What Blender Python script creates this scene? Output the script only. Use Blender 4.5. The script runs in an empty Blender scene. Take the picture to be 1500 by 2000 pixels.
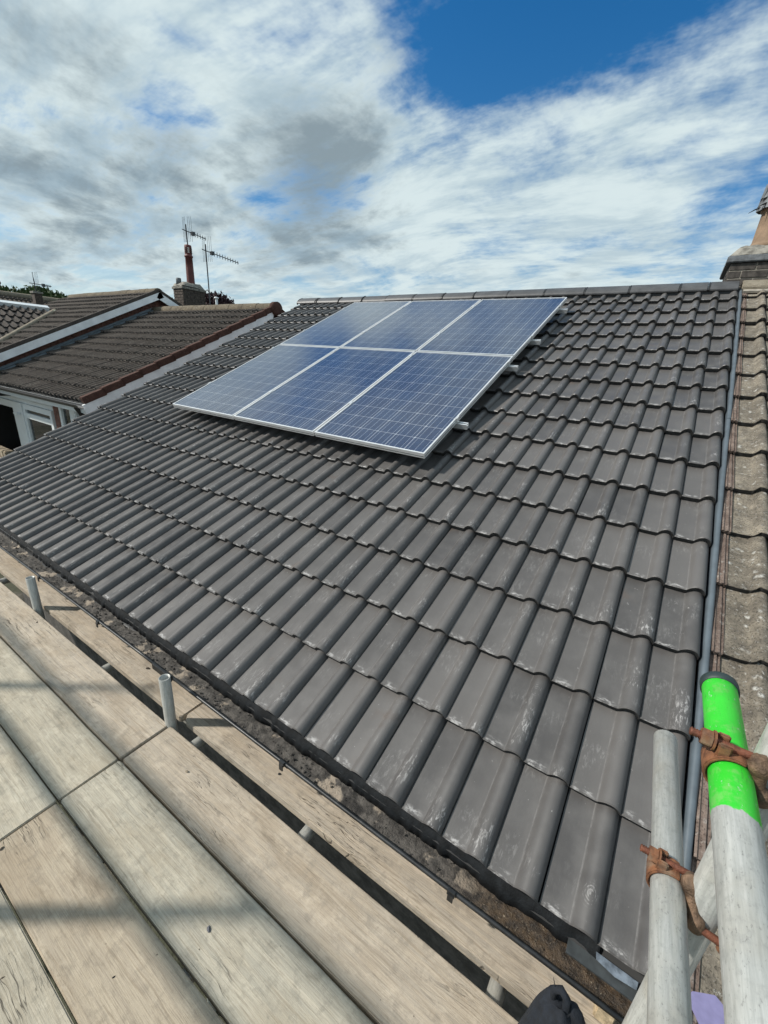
import bpy, bmesh, math, random
from mathutils import Vector, Matrix, Euler, noise
R = math.radians
random.seed(7)
scene = bpy.context.scene
C = scene.collection

# ------------------------------------------------------------------ camera
CAM = Vector((-0.336053, -0.903727, 1.417151))
RIGHT = Vector((0.828111, 0.557227, 0.061075))
DOWN = Vector((0.234857, -0.245956, -0.940397))
FWD = Vector((-0.508993, 0.793098, -0.334548))
cd = bpy.data.cameras.new('camera')
cam = bpy.data.objects.new('camera', cd); C.objects.link(cam)
cam.matrix_world = Matrix(((RIGHT.x, -DOWN.x, -FWD.x, CAM.x), (RIGHT.y, -DOWN.y, -FWD.y, CAM.y),
                           (RIGHT.z, -DOWN.z, -FWD.z, CAM.z), (0, 0, 0, 1)))
cd.sensor_fit = 'VERTICAL'; cd.sensor_height = 24; cd.lens = 24 * 804.1 / 2000
cd.clip_start = 0.02; cd.clip_end = 6000
scene.camera = cam

# ------------------------------------------------------------------ light
SUN_EL, SUN_AZ = R(41), R(36)          # shadows run towards +X, +Y
SUN = Vector((-math.cos(SUN_AZ) * math.cos(SUN_EL), -math.sin(SUN_AZ) * math.cos(SUN_EL), math.sin(SUN_EL)))
ld = bpy.data.lights.new('sun', 'SUN'); ld.energy = 5.0; ld.angle = R(2.1); ld.color = (1, 0.95, 0.87)
sun = bpy.data.objects.new('sun', ld); C.objects.link(sun)
sun.rotation_euler = SUN.to_track_quat('Z', 'Y').to_euler()
vs = scene.view_settings
vs.view_transform = 'Standard'; vs.look = 'None'; vs.gamma = 1; vs.exposure = 0.0
vs.use_curve_mapping = False


class NT:
    """tiny node-tree helper"""
    def __init__(self, nt):
        self.nt = nt; self.n = nt.nodes; self.l = nt.links
    def new(self, t, **kw):
        n = self.n.new(t)
        for k, v in kw.items(): setattr(n, k, v)
        return n
    def put(self, sock, v):
        if hasattr(v, 'is_output') or isinstance(v, bpy.types.NodeSocket): self.l.new(v, sock)
        elif v is not None: sock.default_value = v
    def math(self, op, a, b=None, c=None, clamp=False):
        n = self.new('ShaderNodeMath', operation=op, use_clamp=clamp)
        self.put(n.inputs[0], a); self.put(n.inputs[1], b); self.put(n.inputs[2], c)
        return n.outputs[0]
    def vmath(self, op, a, b=None, s=None):
        n = self.new('ShaderNodeVectorMath', operation=op)
        self.put(n.inputs[0], a); self.put(n.inputs[1], b)
        if s is not None: self.put(n.inputs['Scale'], s)
        return n.outputs['Value'] if op in ('DOT_PRODUCT', 'LENGTH', 'DISTANCE') else n.outputs[0]
    def mix(self, f, a, b, blend='MIX'):
        n = self.new('ShaderNodeMix', data_type='RGBA', blend_type=blend)
        self.put(n.inputs[0], f)
        for s, v in ((n.inputs[6], a), (n.inputs[7], b)):
            if isinstance(v, (tuple, list)) and len(v) == 3: v = (*v, 1)
            self.put(s, v)
        return n.outputs[2]
    def noise(self, vec, scale, detail=4, rough=.55, dist=0, out=0):
        n = self.new('ShaderNodeTexNoise')
        self.put(n.inputs['Vector'], vec); n.inputs['Scale'].default_value = scale
        n.inputs['Detail'].default_value = detail; n.inputs['Roughness'].default_value = rough
        n.inputs['Distortion'].default_value = dist
        return n.outputs[out]
    def ramp(self, v, lo, hi, a=0.0, b=1.0, smooth=True):
        n = self.new('ShaderNodeMapRange', interpolation_type='SMOOTHSTEP' if smooth else 'LINEAR')
        self.put(n.inputs[0], v)
        for i, x in enumerate((lo, hi, a, b)): self.put(n.inputs[i + 1], x)
        return n.outputs[0]
    def mapping(self, vec, scale=(1, 1, 1), loc=(0, 0, 0), rot=(0, 0, 0)):
        n = self.new('ShaderNodeMapping')
        self.put(n.inputs[0], vec); n.inputs[1].default_value = loc
        n.inputs[2].default_value = rot; n.inputs[3].default_value = scale
        return n.outputs[0]
    def sep(self, vec):
        n = self.new('ShaderNodeSeparateXYZ'); self.put(n.inputs[0], vec); return n.outputs
    def comb(self, x, y, z):
        n = self.new('ShaderNodeCombineXYZ')
        for i, v in enumerate((x, y, z)): self.put(n.inputs[i], v)
        return n.outputs[0]


# ------------------------------------------------------------------ world: nishita sky under broken cloud
world = bpy.data.worlds.new('World'); scene.world = world; world.use_nodes = True
w = NT(world.node_tree); w.n.clear()
out = w.new('ShaderNodeOutputWorld')
sky = w.new('ShaderNodeTexSky', sky_type='NISHITA', sun_disc=False)
sky.sun_elevation = SUN_EL
sky.sun_rotation = math.atan2(SUN.x, SUN.y)
sky.air_density = 1.15; sky.dust_density = 0.3; sky.ozone_density = 2.6
hsv = w.new('ShaderNodeHueSaturation'); hsv.inputs['Saturation'].default_value = 1.42; hsv.inputs['Hue'].default_value = 0.502
w.l.new(sky.outputs[0], hsv.inputs['Color'])
tc = w.new('ShaderNodeTexCoord')
d = tc.outputs['Generated']
dx, dy, dz = w.sep(d)
h = w.math('MAXIMUM', w.math('ADD', dz, 0.20), 0.08)
P = w.comb(w.math('DIVIDE', dx, h), w.math('DIVIDE', dy, h), 0.0)      # where the ray meets the cloud deck
warp = w.vmath('SCALE', w.vmath('SUBTRACT', w.noise(P, 1.1, 1, .5, out=1), (0.5, 0.5, 0.5)), s=.30)
Pw = w.vmath('ADD', P, warp)
puff = w.noise(w.mapping(Pw, scale=(.95, 1.0, 1), loc=(4.3, 2.2, 0)), 2.4, 6, .62)
wisp = w.noise(w.mapping(Pw, scale=(.60, 1.7, 1), rot=(0, 0, R(-58)), loc=(1.7, 0, 0)), 3.2, 5, .66)
dens = w.math('ADD', w.math('MULTIPLY', puff, .80), w.math('MULTIPLY', wisp, .26))
def lobe(v, k):        # soft cap of directions round v
    v = Vector(v).normalized()
    dt = w.vmath('DOT_PRODUCT', d, tuple(v))
    return w.math('POWER', w.math('MAXIMUM', dt, 0.0), k)
cover = w.math('ADD', dens, 0.085)
for v, k, a in (((-.31, .81, .51), 55, -.27), ((-.05, .87, .53), 45, -.215), ((-.64, .62, .44), 500, -.05), ((-.45, .735, .50), 170, -.17), ((-.60, .64, .48), 160, .09),
                ((-.79, .50, .349), 500, -.11), ((-.03, .955, .285), 260, -.13), ((-.38, .885, .265), 300, -.10),
                ((-.15, .97, .19), 300, -.08), ((-.12, .93, .36), 70, .24), ((-.42, .84, .34), 60, .16), ((-.85, .40, .36), 30, .10)):
    cover = w.math('ADD', cover, w.math('MULTIPLY', lobe(v, k), a))
mask = w.ramp(cover, 0.44, 0.68)
mask = w.math('MAXIMUM', mask, w.ramp(dz, .02, 0.26, 0.95, 0.0), clamp=True)
# thicker cloud is greyer underneath
shade = w.math('ADD', w.math('MULTIPLY', puff, 1.0), w.math('MULTIPLY', wisp, .18))
for v, k, a in (((-.63, .70, .33), 140, .36), ((-.90, .36, .23), 50, .17), ((-.82, .48, .29), 90, .12), ((-.72, .65, .22), 250, .12)):
    shade = w.math('ADD', shade, w.math('MULTIPLY', lobe(v, k), a))
shade = w.ramp(shade, 0.655, 0.93)
ccol = w.mix(shade, (0.82, 0.955, 0.98), (0.31, 0.40, 0.455))
ccol = w.mix(w.ramp(wisp, .34, .60, .55, 0.0), ccol, (0.40, 0.56, 0.68))
bg1 = w.new('ShaderNodeBackground'); w.l.new(hsv.outputs[0], bg1.inputs[0]); bg1.inputs[1].default_value = 0.115
bg2 = w.new('ShaderNodeBackground'); w.l.new(ccol, bg2.inputs[0]); bg2.inputs[1].default_value = 0.84
ms = w.new('ShaderNodeMixShader')
w.l.new(mask, ms.inputs[0]); w.l.new(bg1.outputs[0], ms.inputs[1]); w.l.new(bg2.outputs[0], ms.inputs[2])
w.l.new(ms.outputs[0], out.inputs[0])
world.cycles.sampling_method = 'MANUAL'; world.cycles.sample_map_resolution = 256
scene.cycles.use_adaptive_sampling = True; scene.cycles.adaptive_threshold = 0.025
scene.cycles.max_bounces = 6; scene.cycles.diffuse_bounces = 3; scene.cycles.glossy_bounces = 3; scene.cycles.transparent_max_bounces = 8

# ------------------------------------------------------------------ materials
MATS = {}
def material(name):
    m = bpy.data.materials.new(name); m.use_nodes = True
    t = NT(m.node_tree); b = t.n['Principled BSDF']
    MATS[name] = m
    return m, t, b
def bump(t, b, height, strength, dist=.01):
    n = t.new('ShaderNodeBump'); n.inputs['Strength'].default_value = strength; n.inputs['Distance'].default_value = dist
    t.put(n.inputs['Height'], height); t.l.new(n.outputs[0], b.inputs['Normal'])
def objco(t, seed=True):
    co = t.new('ShaderNodeTexCoord').outputs['Object']
    rnd = t.new('ShaderNodeObjectInfo').outputs['Random']
    if not seed: return co, rnd, co
    off = t.comb(t.math('MULTIPLY', rnd, 37.0), t.math('MULTIPLY', rnd, 91.0), t.math('MULTIPLY', rnd, 53.0))
    return co, rnd, t.vmath('ADD', co, off)
def plain(name, col, rough=.6, metal=0.0, var=.12, scale=12, bmp=0.0, spec=.5):
    m, t, b = material(name)
    co, rnd, cs = objco(t)
    n = t.noise(cs, scale, 5, .6)
    dark = tuple(c * (1 - var) for c in col); lite = tuple(min(1, c * (1 + var)) for c in col)
    t.put(b.inputs['Base Color'], t.mix(t.ramp(n, .3, .7), dark, lite))
    b.inputs['Roughness'].default_value = rough; b.inputs['Metallic'].default_value = metal
    b.inputs['Specular IOR Level'].default_value = spec
    if bmp: bump(t, b, t.noise(cs, scale * 6, 4, .6), bmp, .004)
    return m

def tile_material():
    m, t, b = material('new_concrete_tile')
    co, rnd, cs = objco(t)
    x, y, z = t.sep(co)
    tone = t.mix(rnd, (.064, .061, .060), (.108, .102, .098))
    blot = t.noise(cs, 9, 4, .6)
    tone = t.mix(t.ramp(blot, .35, .75, 0, .55), tone, (.115, .111, .108))
    # chalky scuffs, mostly where tiles rubbed in the stack: on the rolls
    sc1 = t.noise(t.mapping(cs, scale=(26, 8, 26), rot=(0, 0, .5)), 3.7, 4, .76, .5)
    onroll = t.ramp(z, .004, .022, .25, 1)
    patch = t.ramp(t.noise(cs, 5.5, 2, .5), .50, .66)
    sm = t.math('MULTIPLY', t.math('MULTIPLY', t.ramp(sc1, .50, .66), patch), onroll)
    # ring shaped rub marks on some tiles
    rp = t.comb(t.math('MULTIPLY', t.math('SUBTRACT', x, t.math('ADD', .112, t.math('MULTIPLY', t.math('GREATER_THAN', rnd, .5), .153))), 1.5),
                t.math('SUBTRACT', y, t.math('ADD', .08, t.math('MULTIPLY', t.math('FRACT', t.math('MULTIPLY', rnd, 7.3)), .2))), 0.0)
    rr = t.vmath('LENGTH', t.vmath('ADD', rp, t.vmath('SCALE', t.vmath('SUBTRACT', t.noise(cs, 18, 2, .5, out=1), (.5, .5, .5)), s=.02)))
    ring = t.ramp(t.math('SINE', t.math('MULTIPLY', rr, 780.0)), .0, .9)
    ring = t.math('MULTIPLY', ring, t.ramp(rr, .012, .040, 1, 0))
    ring = t.math('MULTIPLY', ring, t.math('GREATER_THAN', t.math('FRACT', t.math('MULTIPLY', rnd, 13.7)), .62))
    ring = t.math('MULTIPLY', ring, t.ramp(sc1, .46, .60))
    # lime bloom by the nose of the pan
    xm = t.math('MODULO', t.math('ADD', x, .306), .153)
    pan = t.math('MULTIPLY', t.ramp(xm, .004, .018), t.ramp(xm, .05, .082, 1, 0))
    nose = t.math('MULTIPLY', t.ramp(y, .030, .010, 0, 1), pan)
    lime = t.math('MULTIPLY', nose, t.ramp(t.noise(t.mapping(cs, scale=(30, 60, 30)), 1.2, 4, .65), .46, .66))
    speck = t.ramp(t.noise(cs, 75, 2, .5), .735, .80)
    wh = t.math('MAXIMUM', t.math('MULTIPLY', sm, .62), t.math('MAXIMUM', t.math('MULTIPLY', ring, .36), t.math('MAXIMUM', t.math('MULTIPLY', lime, .68), t.math('MULTIPLY', speck, .5))), clamp=True)
    # crease line where pan meets roll shows paler
    cr = t.math('MULTIPLY', t.ramp(t.math('ABSOLUTE', t.math('SUBTRACT', xm, .081)), .0005, .0035, 1, 0), .22)
    wh = t.math('MAXIMUM', wh, t.math('MULTIPLY', t.math('MULTIPLY', cr, .55), t.ramp(sc1, .36, .66)))
    col = t.mix(wh, tone, (.46, .45, .44))
    rust = t.ramp(t.noise(cs, 4.3, 3, .6), .64, .78, 0, .5)
    col = t.mix(rust, col, (.105, .080, .066))
    t.put(b.inputs['Base Color'], col)
    t.put(b.inputs['Roughness'], t.ramp(blot, .3, .7, .36, .52))
    b.inputs['Specular IOR Level'].default_value = .42
    grain = t.math('ADD', t.noise(cs, 420, 2, .6), t.math('MULTIPLY', t.noise(t.mapping(cs, scale=(60, 4, 60)), 3, 4, .6), 1.2))
    bump(t, b, grain, .22, .0014)
tile_material()

def old_tile_material(name, base, lite, lichen, lich_amt, scale=1.0, rough=.9):
    m, t, b = material(name)
    co, rnd, cs = objco(t)
    n1 = t.noise(cs, 14 * scale, 6, .7); n2 = t.noise(cs, 5 * scale, 4, .6)
    col = t.mix(t.ramp(n1, .3, .72), base, lite)
    col = t.mix(t.math('MULTIPLY', rnd, .35), col, tuple(c * .62 for c in base))
    vor = t.new('ShaderNodeTexVoronoi'); t.put(vor.inputs['Vector'], t.vmath('ADD', cs, t.vmath('SCALE', t.noise(cs, 60 * scale, 2, .6, out=1), s=.012 / scale))); vor.inputs['Scale'].default_value = 30 * scale
    blob = t.math('MULTIPLY', t.ramp(t.math('ADD', vor.outputs['Distance'], t.math('MULTIPLY', t.math('SUBTRACT', n1, .5), .5)), .08, .34, 1, 0), t.ramp(n2, .44, .56))
    spots = t.ramp(t.noise(cs, 70 * scale, 3, .7), .58, .68)
    lm = t.math('MAXIMUM', t.math('MULTIPLY', blob, lich_amt), t.math('MULTIPLY', spots, lich_amt * .6), clamp=True)
    col = t.mix(lm, col, lichen)
    pit = t.ramp(t.noise(cs, 150 * scale, 3, .7), .36, .50, 1, 0)
    col = t.mix(t.math('MULTIPLY', pit, .65), col, tuple(c * .25 for c in base))
    t.put(b.inputs['Base Color'], col); b.inputs['Roughness'].default_value = rough; b.inputs['Specular IOR Level'].default_value = .25
    bump(t, b, t.math('ADD', t.noise(cs, 110 * scale, 5, .8), t.math('MULTIPLY', lm, .6)), 1.0, .006 / scale)
    return m
old_tile_material('weathered_tile', (.125, .110, .090), (.33, .288, .225), (.54, .53, .49), .8, .85)
old_tile_material('brown_tile', (.070, .058, .049), (.120, .101, .086), (.28, .27, .24), .35, .6)
old_tile_material('dark_pantile', (.060, .052, .046), (.110, .095, .085), (.25, .24, .22), .22, .5)
old_tile_material('red_verge_tile', (.070, .036, .028), (.115, .060, .046), (.22, .17, .14), .22, .7)
old_tile_material('stone_ridge', (.20, .17, .125), (.31, .275, .215), (.44, .42, .37), .4)
old_tile_material('lichen_ridge', (.12, .098, .072), (.20, .165, .115), (.40, .38, .30), .5, .5)
old_tile_material('interlock_concrete', (.125, .090, .074), (.26, .205, .175), (.45, .43, .40), .5)
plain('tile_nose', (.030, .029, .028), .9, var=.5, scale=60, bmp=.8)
plain('new_ridge_tile', (.066, .067, .070), .5, var=.2, scale=8, bmp=.25)
plain('ridge_clip', (.012, .012, .013), .5)
plain('verge_strip', (.085, .105, .122), .42, var=.14, scale=14, bmp=.05)
plain('roof_deck', (.03, .03, .03), .9)
plain('underlay_felt', (.007, .0085, .010), .8, var=.5, scale=30, bmp=.5, spec=.25)
plain('gutter_plastic', (.018, .019, .020), .42, var=.5, scale=18, bmp=.1)
plain('galvanised_bracket', (.02, .02, .021), .5)
plain('grey_tray', (.048, .055, .058), .5, var=.25, scale=30)
plain('lead_flashing', (.15, .185, .21), .55, var=.2, scale=9, bmp=.1)
plain('white_upvc', (.72, .76, .77), .35, var=.04, scale=3)
plain('white_board', (.76, .78, .79), .55, var=.10, scale=5, bmp=.1)
plain('brick_red', (.15, .070, .052), .85, var=.4, scale=14, bmp=.4)
plain('brick_dark', (.066, .052, .042), .9, var=.5, scale=22, bmp=.6)
plain('sooty_brick', (.060, .053, .047), .92, var=.5, scale=26, bmp=.7)
plain('dark_render', (.085, .078, .070), .95, var=.4, scale=14, bmp=.5)
plain('mortar', (.27, .245, .205), .95, var=.3, scale=24, bmp=.6)
plain('flaunching', (.20, .19, .165), .95, var=.45, scale=18, bmp=.8)
plain('terracotta', (.215, .145, .092), .8, var=.22, scale=9, bmp=.3)
plain('red_clay', (.105, .026, .021), .6, var=.25, scale=6, bmp=.2)
plain('slate', (.13, .14, .15), .7, var=.35, scale=22, bmp=.4)
plain('soot_black', (.012, .012, .012), .9)
plain('aerial_metal', (.06, .065, .07), .5, .6)
plain('painted_shade', (.02, .021, .022), .8)  # near-black colour standing in for shade indoors and in the frame groove
plain('curtain', (.60, .57, .51), .9, var=.25, scale=20)
plain('garden_stone', (.30, .25, .18), .95, var=.4, scale=6, bmp=.8)
plain('navy_cloth', (.006, .009, .015), .85, var=.35, scale=60, bmp=.5)
plain('cloth_piping', (.05, .06, .08), .7)
plain('lilac_plastic', (.20, .185, .33), .45, var=.12, scale=25)
plain('aluminium', (.80, .81, .81), .34, .55, var=.06, scale=10)
plain('rail_metal', (.74, .75, .75), .28, .6, var=.08, scale=10)
plain('backsheet', (.68, .72, .80), .5, var=.02)
plain('busbar', (.62, .68, .80), .4, .2, var=.02)
plain('black_cap', (.016, .028, .028), .55, var=.3)
plain('broken_tile', (.13, .13, .145), .8, var=.4, scale=60, bmp=.5)
plain('clear_film', (.12, .145, .175), .2, var=.5, scale=40)
plain('bark', (.05, .038, .028), .9, var=.4, scale=6, bmp=.6)

def rust_mat():
    m, t, b = material('rusty_steel')
    co, rnd, cs = objco(t)
    n = t.noise(cs, 55, 6, .7); n2 = t.noise(cs, 18, 4, .6)
    col = t.mix(t.ramp(n, .3, .7), (.075, .032, .018), (.27, .115, .052))
    col = t.mix(t.ramp(n2, .5, .72, 0, .75), col, (.22, .165, .115))
    t.put(b.inputs['Base Color'], col); b.inputs['Roughness'].default_value = .72; b.inputs['Metallic'].default_value = .15
    bump(t, b, t.noise(cs, 260, 5, .75), .4, .0015)
rust_mat()
plain('forged_saddle', (.125, .078, .048), .6, .25, var=.6, scale=45, bmp=.7)
plain('thread_rust', (.150, .052, .028), .65, .2, var=.4, scale=80, bmp=.4)

def tube_mat(name, paint=None):
    m, t, b = material(name)
    co, rnd, cs = objco(t)
    x, y, z = t.sep(co)
    st = t.noise(t.mapping(cs, scale=(120, 120, 9)), 1.6, 6, .75)
    pits = t.ramp(t.noise(t.mapping(cs, scale=(1, 1, .45)), 360, 3, .75), .30, .42, 1, 0)
    big = t.noise(cs, 9, 3, .6)
    col = t.mix(t.ramp(st, .28, .72), (.33, .338, .318), (.50, .505, .478))
    col = t.mix(t.ramp(big, .48, .72, 0, .5), col, (.36, .335, .28))
    col = t.mix(t.ramp(t.noise(cs, 70, 5, .7), .50, .70, 0, .4), col, (.22, .225, .215))
    col = t.mix(t.math('MULTIPLY', pits, .5), col, (.10, .10, .095))
    t.put(b.inputs['Base Color'], col)
    b.inputs['Metallic'].default_value = .25
    t.put(b.inputs['Roughness'], t.ramp(st, .2, .8, .34, .50))
    if paint:
        edge = t.math('ADD', z, t.math('MULTIPLY', t.math('SUBTRACT', t.noise(cs, 34, 3, .6), .5), .035))
        pm = t.ramp(edge, paint, paint + .003, 1, 0)
        chips = t.ramp(t.noise(t.mapping(cs, scale=(1.3, 1.3, .7)), 95, 5, .75), .625, .66, 1, 0)
        pcol = t.mix(t.ramp(big, .3, .7), (.030, .52, .028), (.050, .66, .045))
        pcol = t.mix(t.ramp(t.noise(cs, 40, 6, .75), .50, .66, 0, .55), pcol, (.20, .48, .13))
        pcol = t.mix(t.ramp(t.noise(t.mapping(cs, scale=(1, 1, .2)), 150, 4, .7), .58, .68, 0, .55), pcol, (.06, .22, .05))
        pm2 = t.math('MULTIPLY', pm, t.math('ADD', t.math('MULTIPLY', chips, .75), .25))
        t.put(b.inputs['Base Color'], t.mix(pm2, col, pcol))
        t.put(b.inputs['Metallic'], t.math('MULTIPLY', t.math('SUBTRACT', 1.0, pm), .15))
    bump(t, b, t.math('ADD', t.math('MULTIPLY', st, .5), t.math('MULTIPLY', pits, -.8)), .16, .002)
tube_mat('galvanised_tube'); tube_mat('green_painted_tube', .262)

def wood(name, pale, grey, brown):
    m, t, b = material(name)
    co, rnd, cs = objco(t)
    grain = t.noise(t.mapping(cs, scale=(1.6, 34, 34)), 2.2, 8, .66, .35)
    cloud = t.noise(t.mapping(cs, scale=(1, 2.0, 2.0)), 3.4, 6, .62)
    fib = t.noise(t.mapping(cs, scale=(9, 260, 260)), 1.4, 4, .7)
    foot = t.noise(cs, 26, 5, .7)
    col = t.mix(t.ramp(grain, .38, .62), pale, grey)
    g2 = t.noise(t.mapping(t.vmath('ADD', cs, t.vmath('SCALE', t.noise(cs, 2.5, 2, .5, out=1), s=.06)), scale=(1.1, 75, 75)), 1.3, 4, .6)
    col = t.mix(t.ramp(g2, .54, .66, 0, .5), col, tuple(c * .62 for c in brown))
    col = t.mix(t.ramp(cloud, .42, .72, 0, .62), col, brown)
    col = t.mix(t.math('MULTIPLY', rnd, .30), col, brown)
    col = t.mix(t.ramp(fib, .46, .70, 0, .40), col, tuple(c * .5 for c in brown))
    mot = t.noise(t.mapping(cs, scale=(1, 1.5, 1.5)), 13, 6, .72)
    col = t.mix(t.ramp(mot, .50, .70, 0, .32), col, tuple(min(1, c * 1.3) for c in pale))
    col = t.mix(t.ramp(foot, .50, .68, 0, .42), col, tuple(c * .55 for c in grey))
    # long drying cracks, clustered
    cr = t.noise(t.mapping(t.vmath('ADD', cs, t.vmath('SCALE', t.noise(cs, 4, 3, .6, out=1), s=.05)), scale=(1.4, 30, 1)), 1.6, 3, .55)
    crack = t.math('MULTIPLY', t.ramp(t.math('ABSOLUTE', t.math('SUBTRACT', cr, .5)), .0, .010, 1, 0), t.ramp(t.noise(cs, 2.3, 2, .5), .54, .64))
    col = t.mix(t.math('MULTIPLY', crack, .8), col, (.05, .04, .03))
    knot = t.ramp(t.noise(cs, 60, 2, .5), .755, .80)
    stain = t.noise(t.mapping(cs, scale=(.7, 2.2, 1)), 6.5, 5, .65)
    col = t.mix(t.ramp(stain, .56, .72, 0, .45), col, tuple(c * .42 for c in brown))
    col = t.mix(t.math('MULTIPLY', knot, .8), col, (.055, .045, .036))
    t.put(b.inputs['Base Color'], col); b.inputs['Roughness'].default_value = .86; b.inputs['Specular IOR Level'].default_value = .2
    hgt = t.math('SUBTRACT', t.math('ADD', t.math('MULTIPLY', grain, .8), t.math('ADD', t.math('MULTIPLY', fib, .5), t.math('MULTIPLY', foot, .5))), t.math('MULTIPLY', crack, 1.5))
    bump(t, b, hgt, .55, .004)
wood('board_pale', (0.469, 0.401, 0.316), (0.374, 0.331, 0.273), (0.308, 0.243, 0.172))
wood('board_grey', (0.468, 0.425, 0.340), (0.364, 0.339, 0.278), (0.330, 0.280, 0.205))
wood('board_tan', (0.462, 0.398, 0.305), (0.374, 0.322, 0.252), (0.303, 0.240, 0.169))
plain('split_timber', (.50, .40, .26), .8, var=.35, scale=40, bmp=.5)

def silt_mat():
    m, t, b = material('gutter_silt')
    co = t.new('ShaderNodeTexCoord').outputs['Object']
    x, y, z = t.sep(co)
    n = t.noise(co, 34, 6, .7); n2 = t.noise(co, 9, 4, .6); n3 = t.noise(co, 150, 3, .7)
    col = t.mix(t.ramp(n, .34, .68), (.036, .033, .030), (.115, .105, .094))
    col = t.mix(t.ramp(n2, .56, .63, 0, .9), col, (.34, .285, .225))
    col = t.mix(t.ramp(t.noise(co, 5, 3, .6), .60, .68, 0, .9), col, (.018, .017, .016))
    col = t.mix(t.ramp(n3, .62, .72, 0, .45), col, (.27, .24, .20))
    wet = t.mix(t.ramp(n, .35, .7), (.020, .014, .009), (.085, .055, .030))
    wet = t.mix(t.ramp(n3, .62, .70, 0, .8), wet, (.40, .33, .24))
    col = t.mix(t.ramp(x, -.62, -.38), col, wet)
    t.put(b.inputs['Base Color'], col)
    t.put(b.inputs['Roughness'], t.ramp(x, -.62, -.38, .95, .6))
    bump(t, b, t.math('ADD', n, n3), .9, .007)
silt_mat()

def cell_mat():
    m, t, b = material('polycrystalline_cell')
    co, rnd, cs = objco(t)
    vor = t.new('ShaderNodeTexVoronoi'); t.put(vor.inputs['Vector'], cs); vor.inputs['Scale'].default_value = 95
    g = t.sep(vor.outputs['Color'])[0]
    fin = t.ramp(t.math('SINE', t.math('MULTIPLY', t.sep(co)[1], 2400.0)), -1, 1, .0, .16)
    col = t.mix(g, (.011, .032, .105), (.026, .074, .190))
    col = t.mix(t.math('MULTIPLY', rnd, .45), col, (.016, .026, .085))
    col = t.mix(fin, col, (.12, .15, .24))
    t.put(b.inputs['Base Color'], col); b.inputs['Roughness'].default_value = .4
    b.inputs['Specular IOR Level'].default_value = .5
cell_mat()
def glass_mat(name, tint, rough, ior=1.5, boost=1.0):
    m, t, b = material(name)
    t.n.remove(b)
    o = t.n['Material Output']
    tr = t.new('ShaderNodeBsdfTransparent'); tr.inputs[0].default_value = (*tint, 1)
    gl = t.new('ShaderNodeBsdfGlossy'); gl.inputs['Roughness'].default_value = rough
    fr = t.new('ShaderNodeFresnel'); fr.inputs[0].default_value = ior
    mx = t.new('ShaderNodeMixShader')
    t.l.new(t.math('MULTIPLY', fr.outputs[0], boost, clamp=True), mx.inputs[0]); t.l.new(tr.outputs[0], mx.inputs[1]); t.l.new(gl.outputs[0], mx.inputs[2])
    t.l.new(mx.outputs[0], o.inputs[0])
glass_mat('solar_glass', (.93, .95, .96), .10, 1.50, 1.85)
glass_mat('window_glass', (.8, .83, .84), .01, 1.5)

def leaf_mat(name, a, bb):
    m, t, b = material(name)
    co = t.new('ShaderNodeTexCoord').outputs['Object']
    n = t.noise(co, .7, 4, .6); n2 = t.noise(co, 9, 2, .5)
    t.put(b.inputs['Base Color'], t.mix(t.ramp(t.math('ADD', t.math('MULTIPLY', n, .5), t.math('MULTIPLY', n2, .5)), .35, .65), a, bb))
    b.inputs['Roughness'].default_value = .7; b.inputs['Specular IOR Level'].default_value = .2
leaf_mat('leaf_green', (.022, .040, .014), (.060, .095, .030))
leaf_mat('leaf_purple', (.022, .013, .016), (.055, .030, .034))
def ground_mat():
    m, t, b = material('ground')
    co = t.new('ShaderNodeTexCoord').outputs['Object']
    n = t.noise(co, .35, 6, .6); n2 = t.noise(co, 14, 5, .7)
    col = t.mix(t.ramp(n, .45, .58), (.060, .062, .038), (.13, .115, .095))
    col = t.mix(t.ramp(n2, .4, .7, 0, .5), col, (.035, .04, .02))
    t.put(b.inputs['Base Color'], col); b.inputs['Roughness'].default_value = .95
    bump(t, b, n2, .6, .05)
ground_mat()

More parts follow.
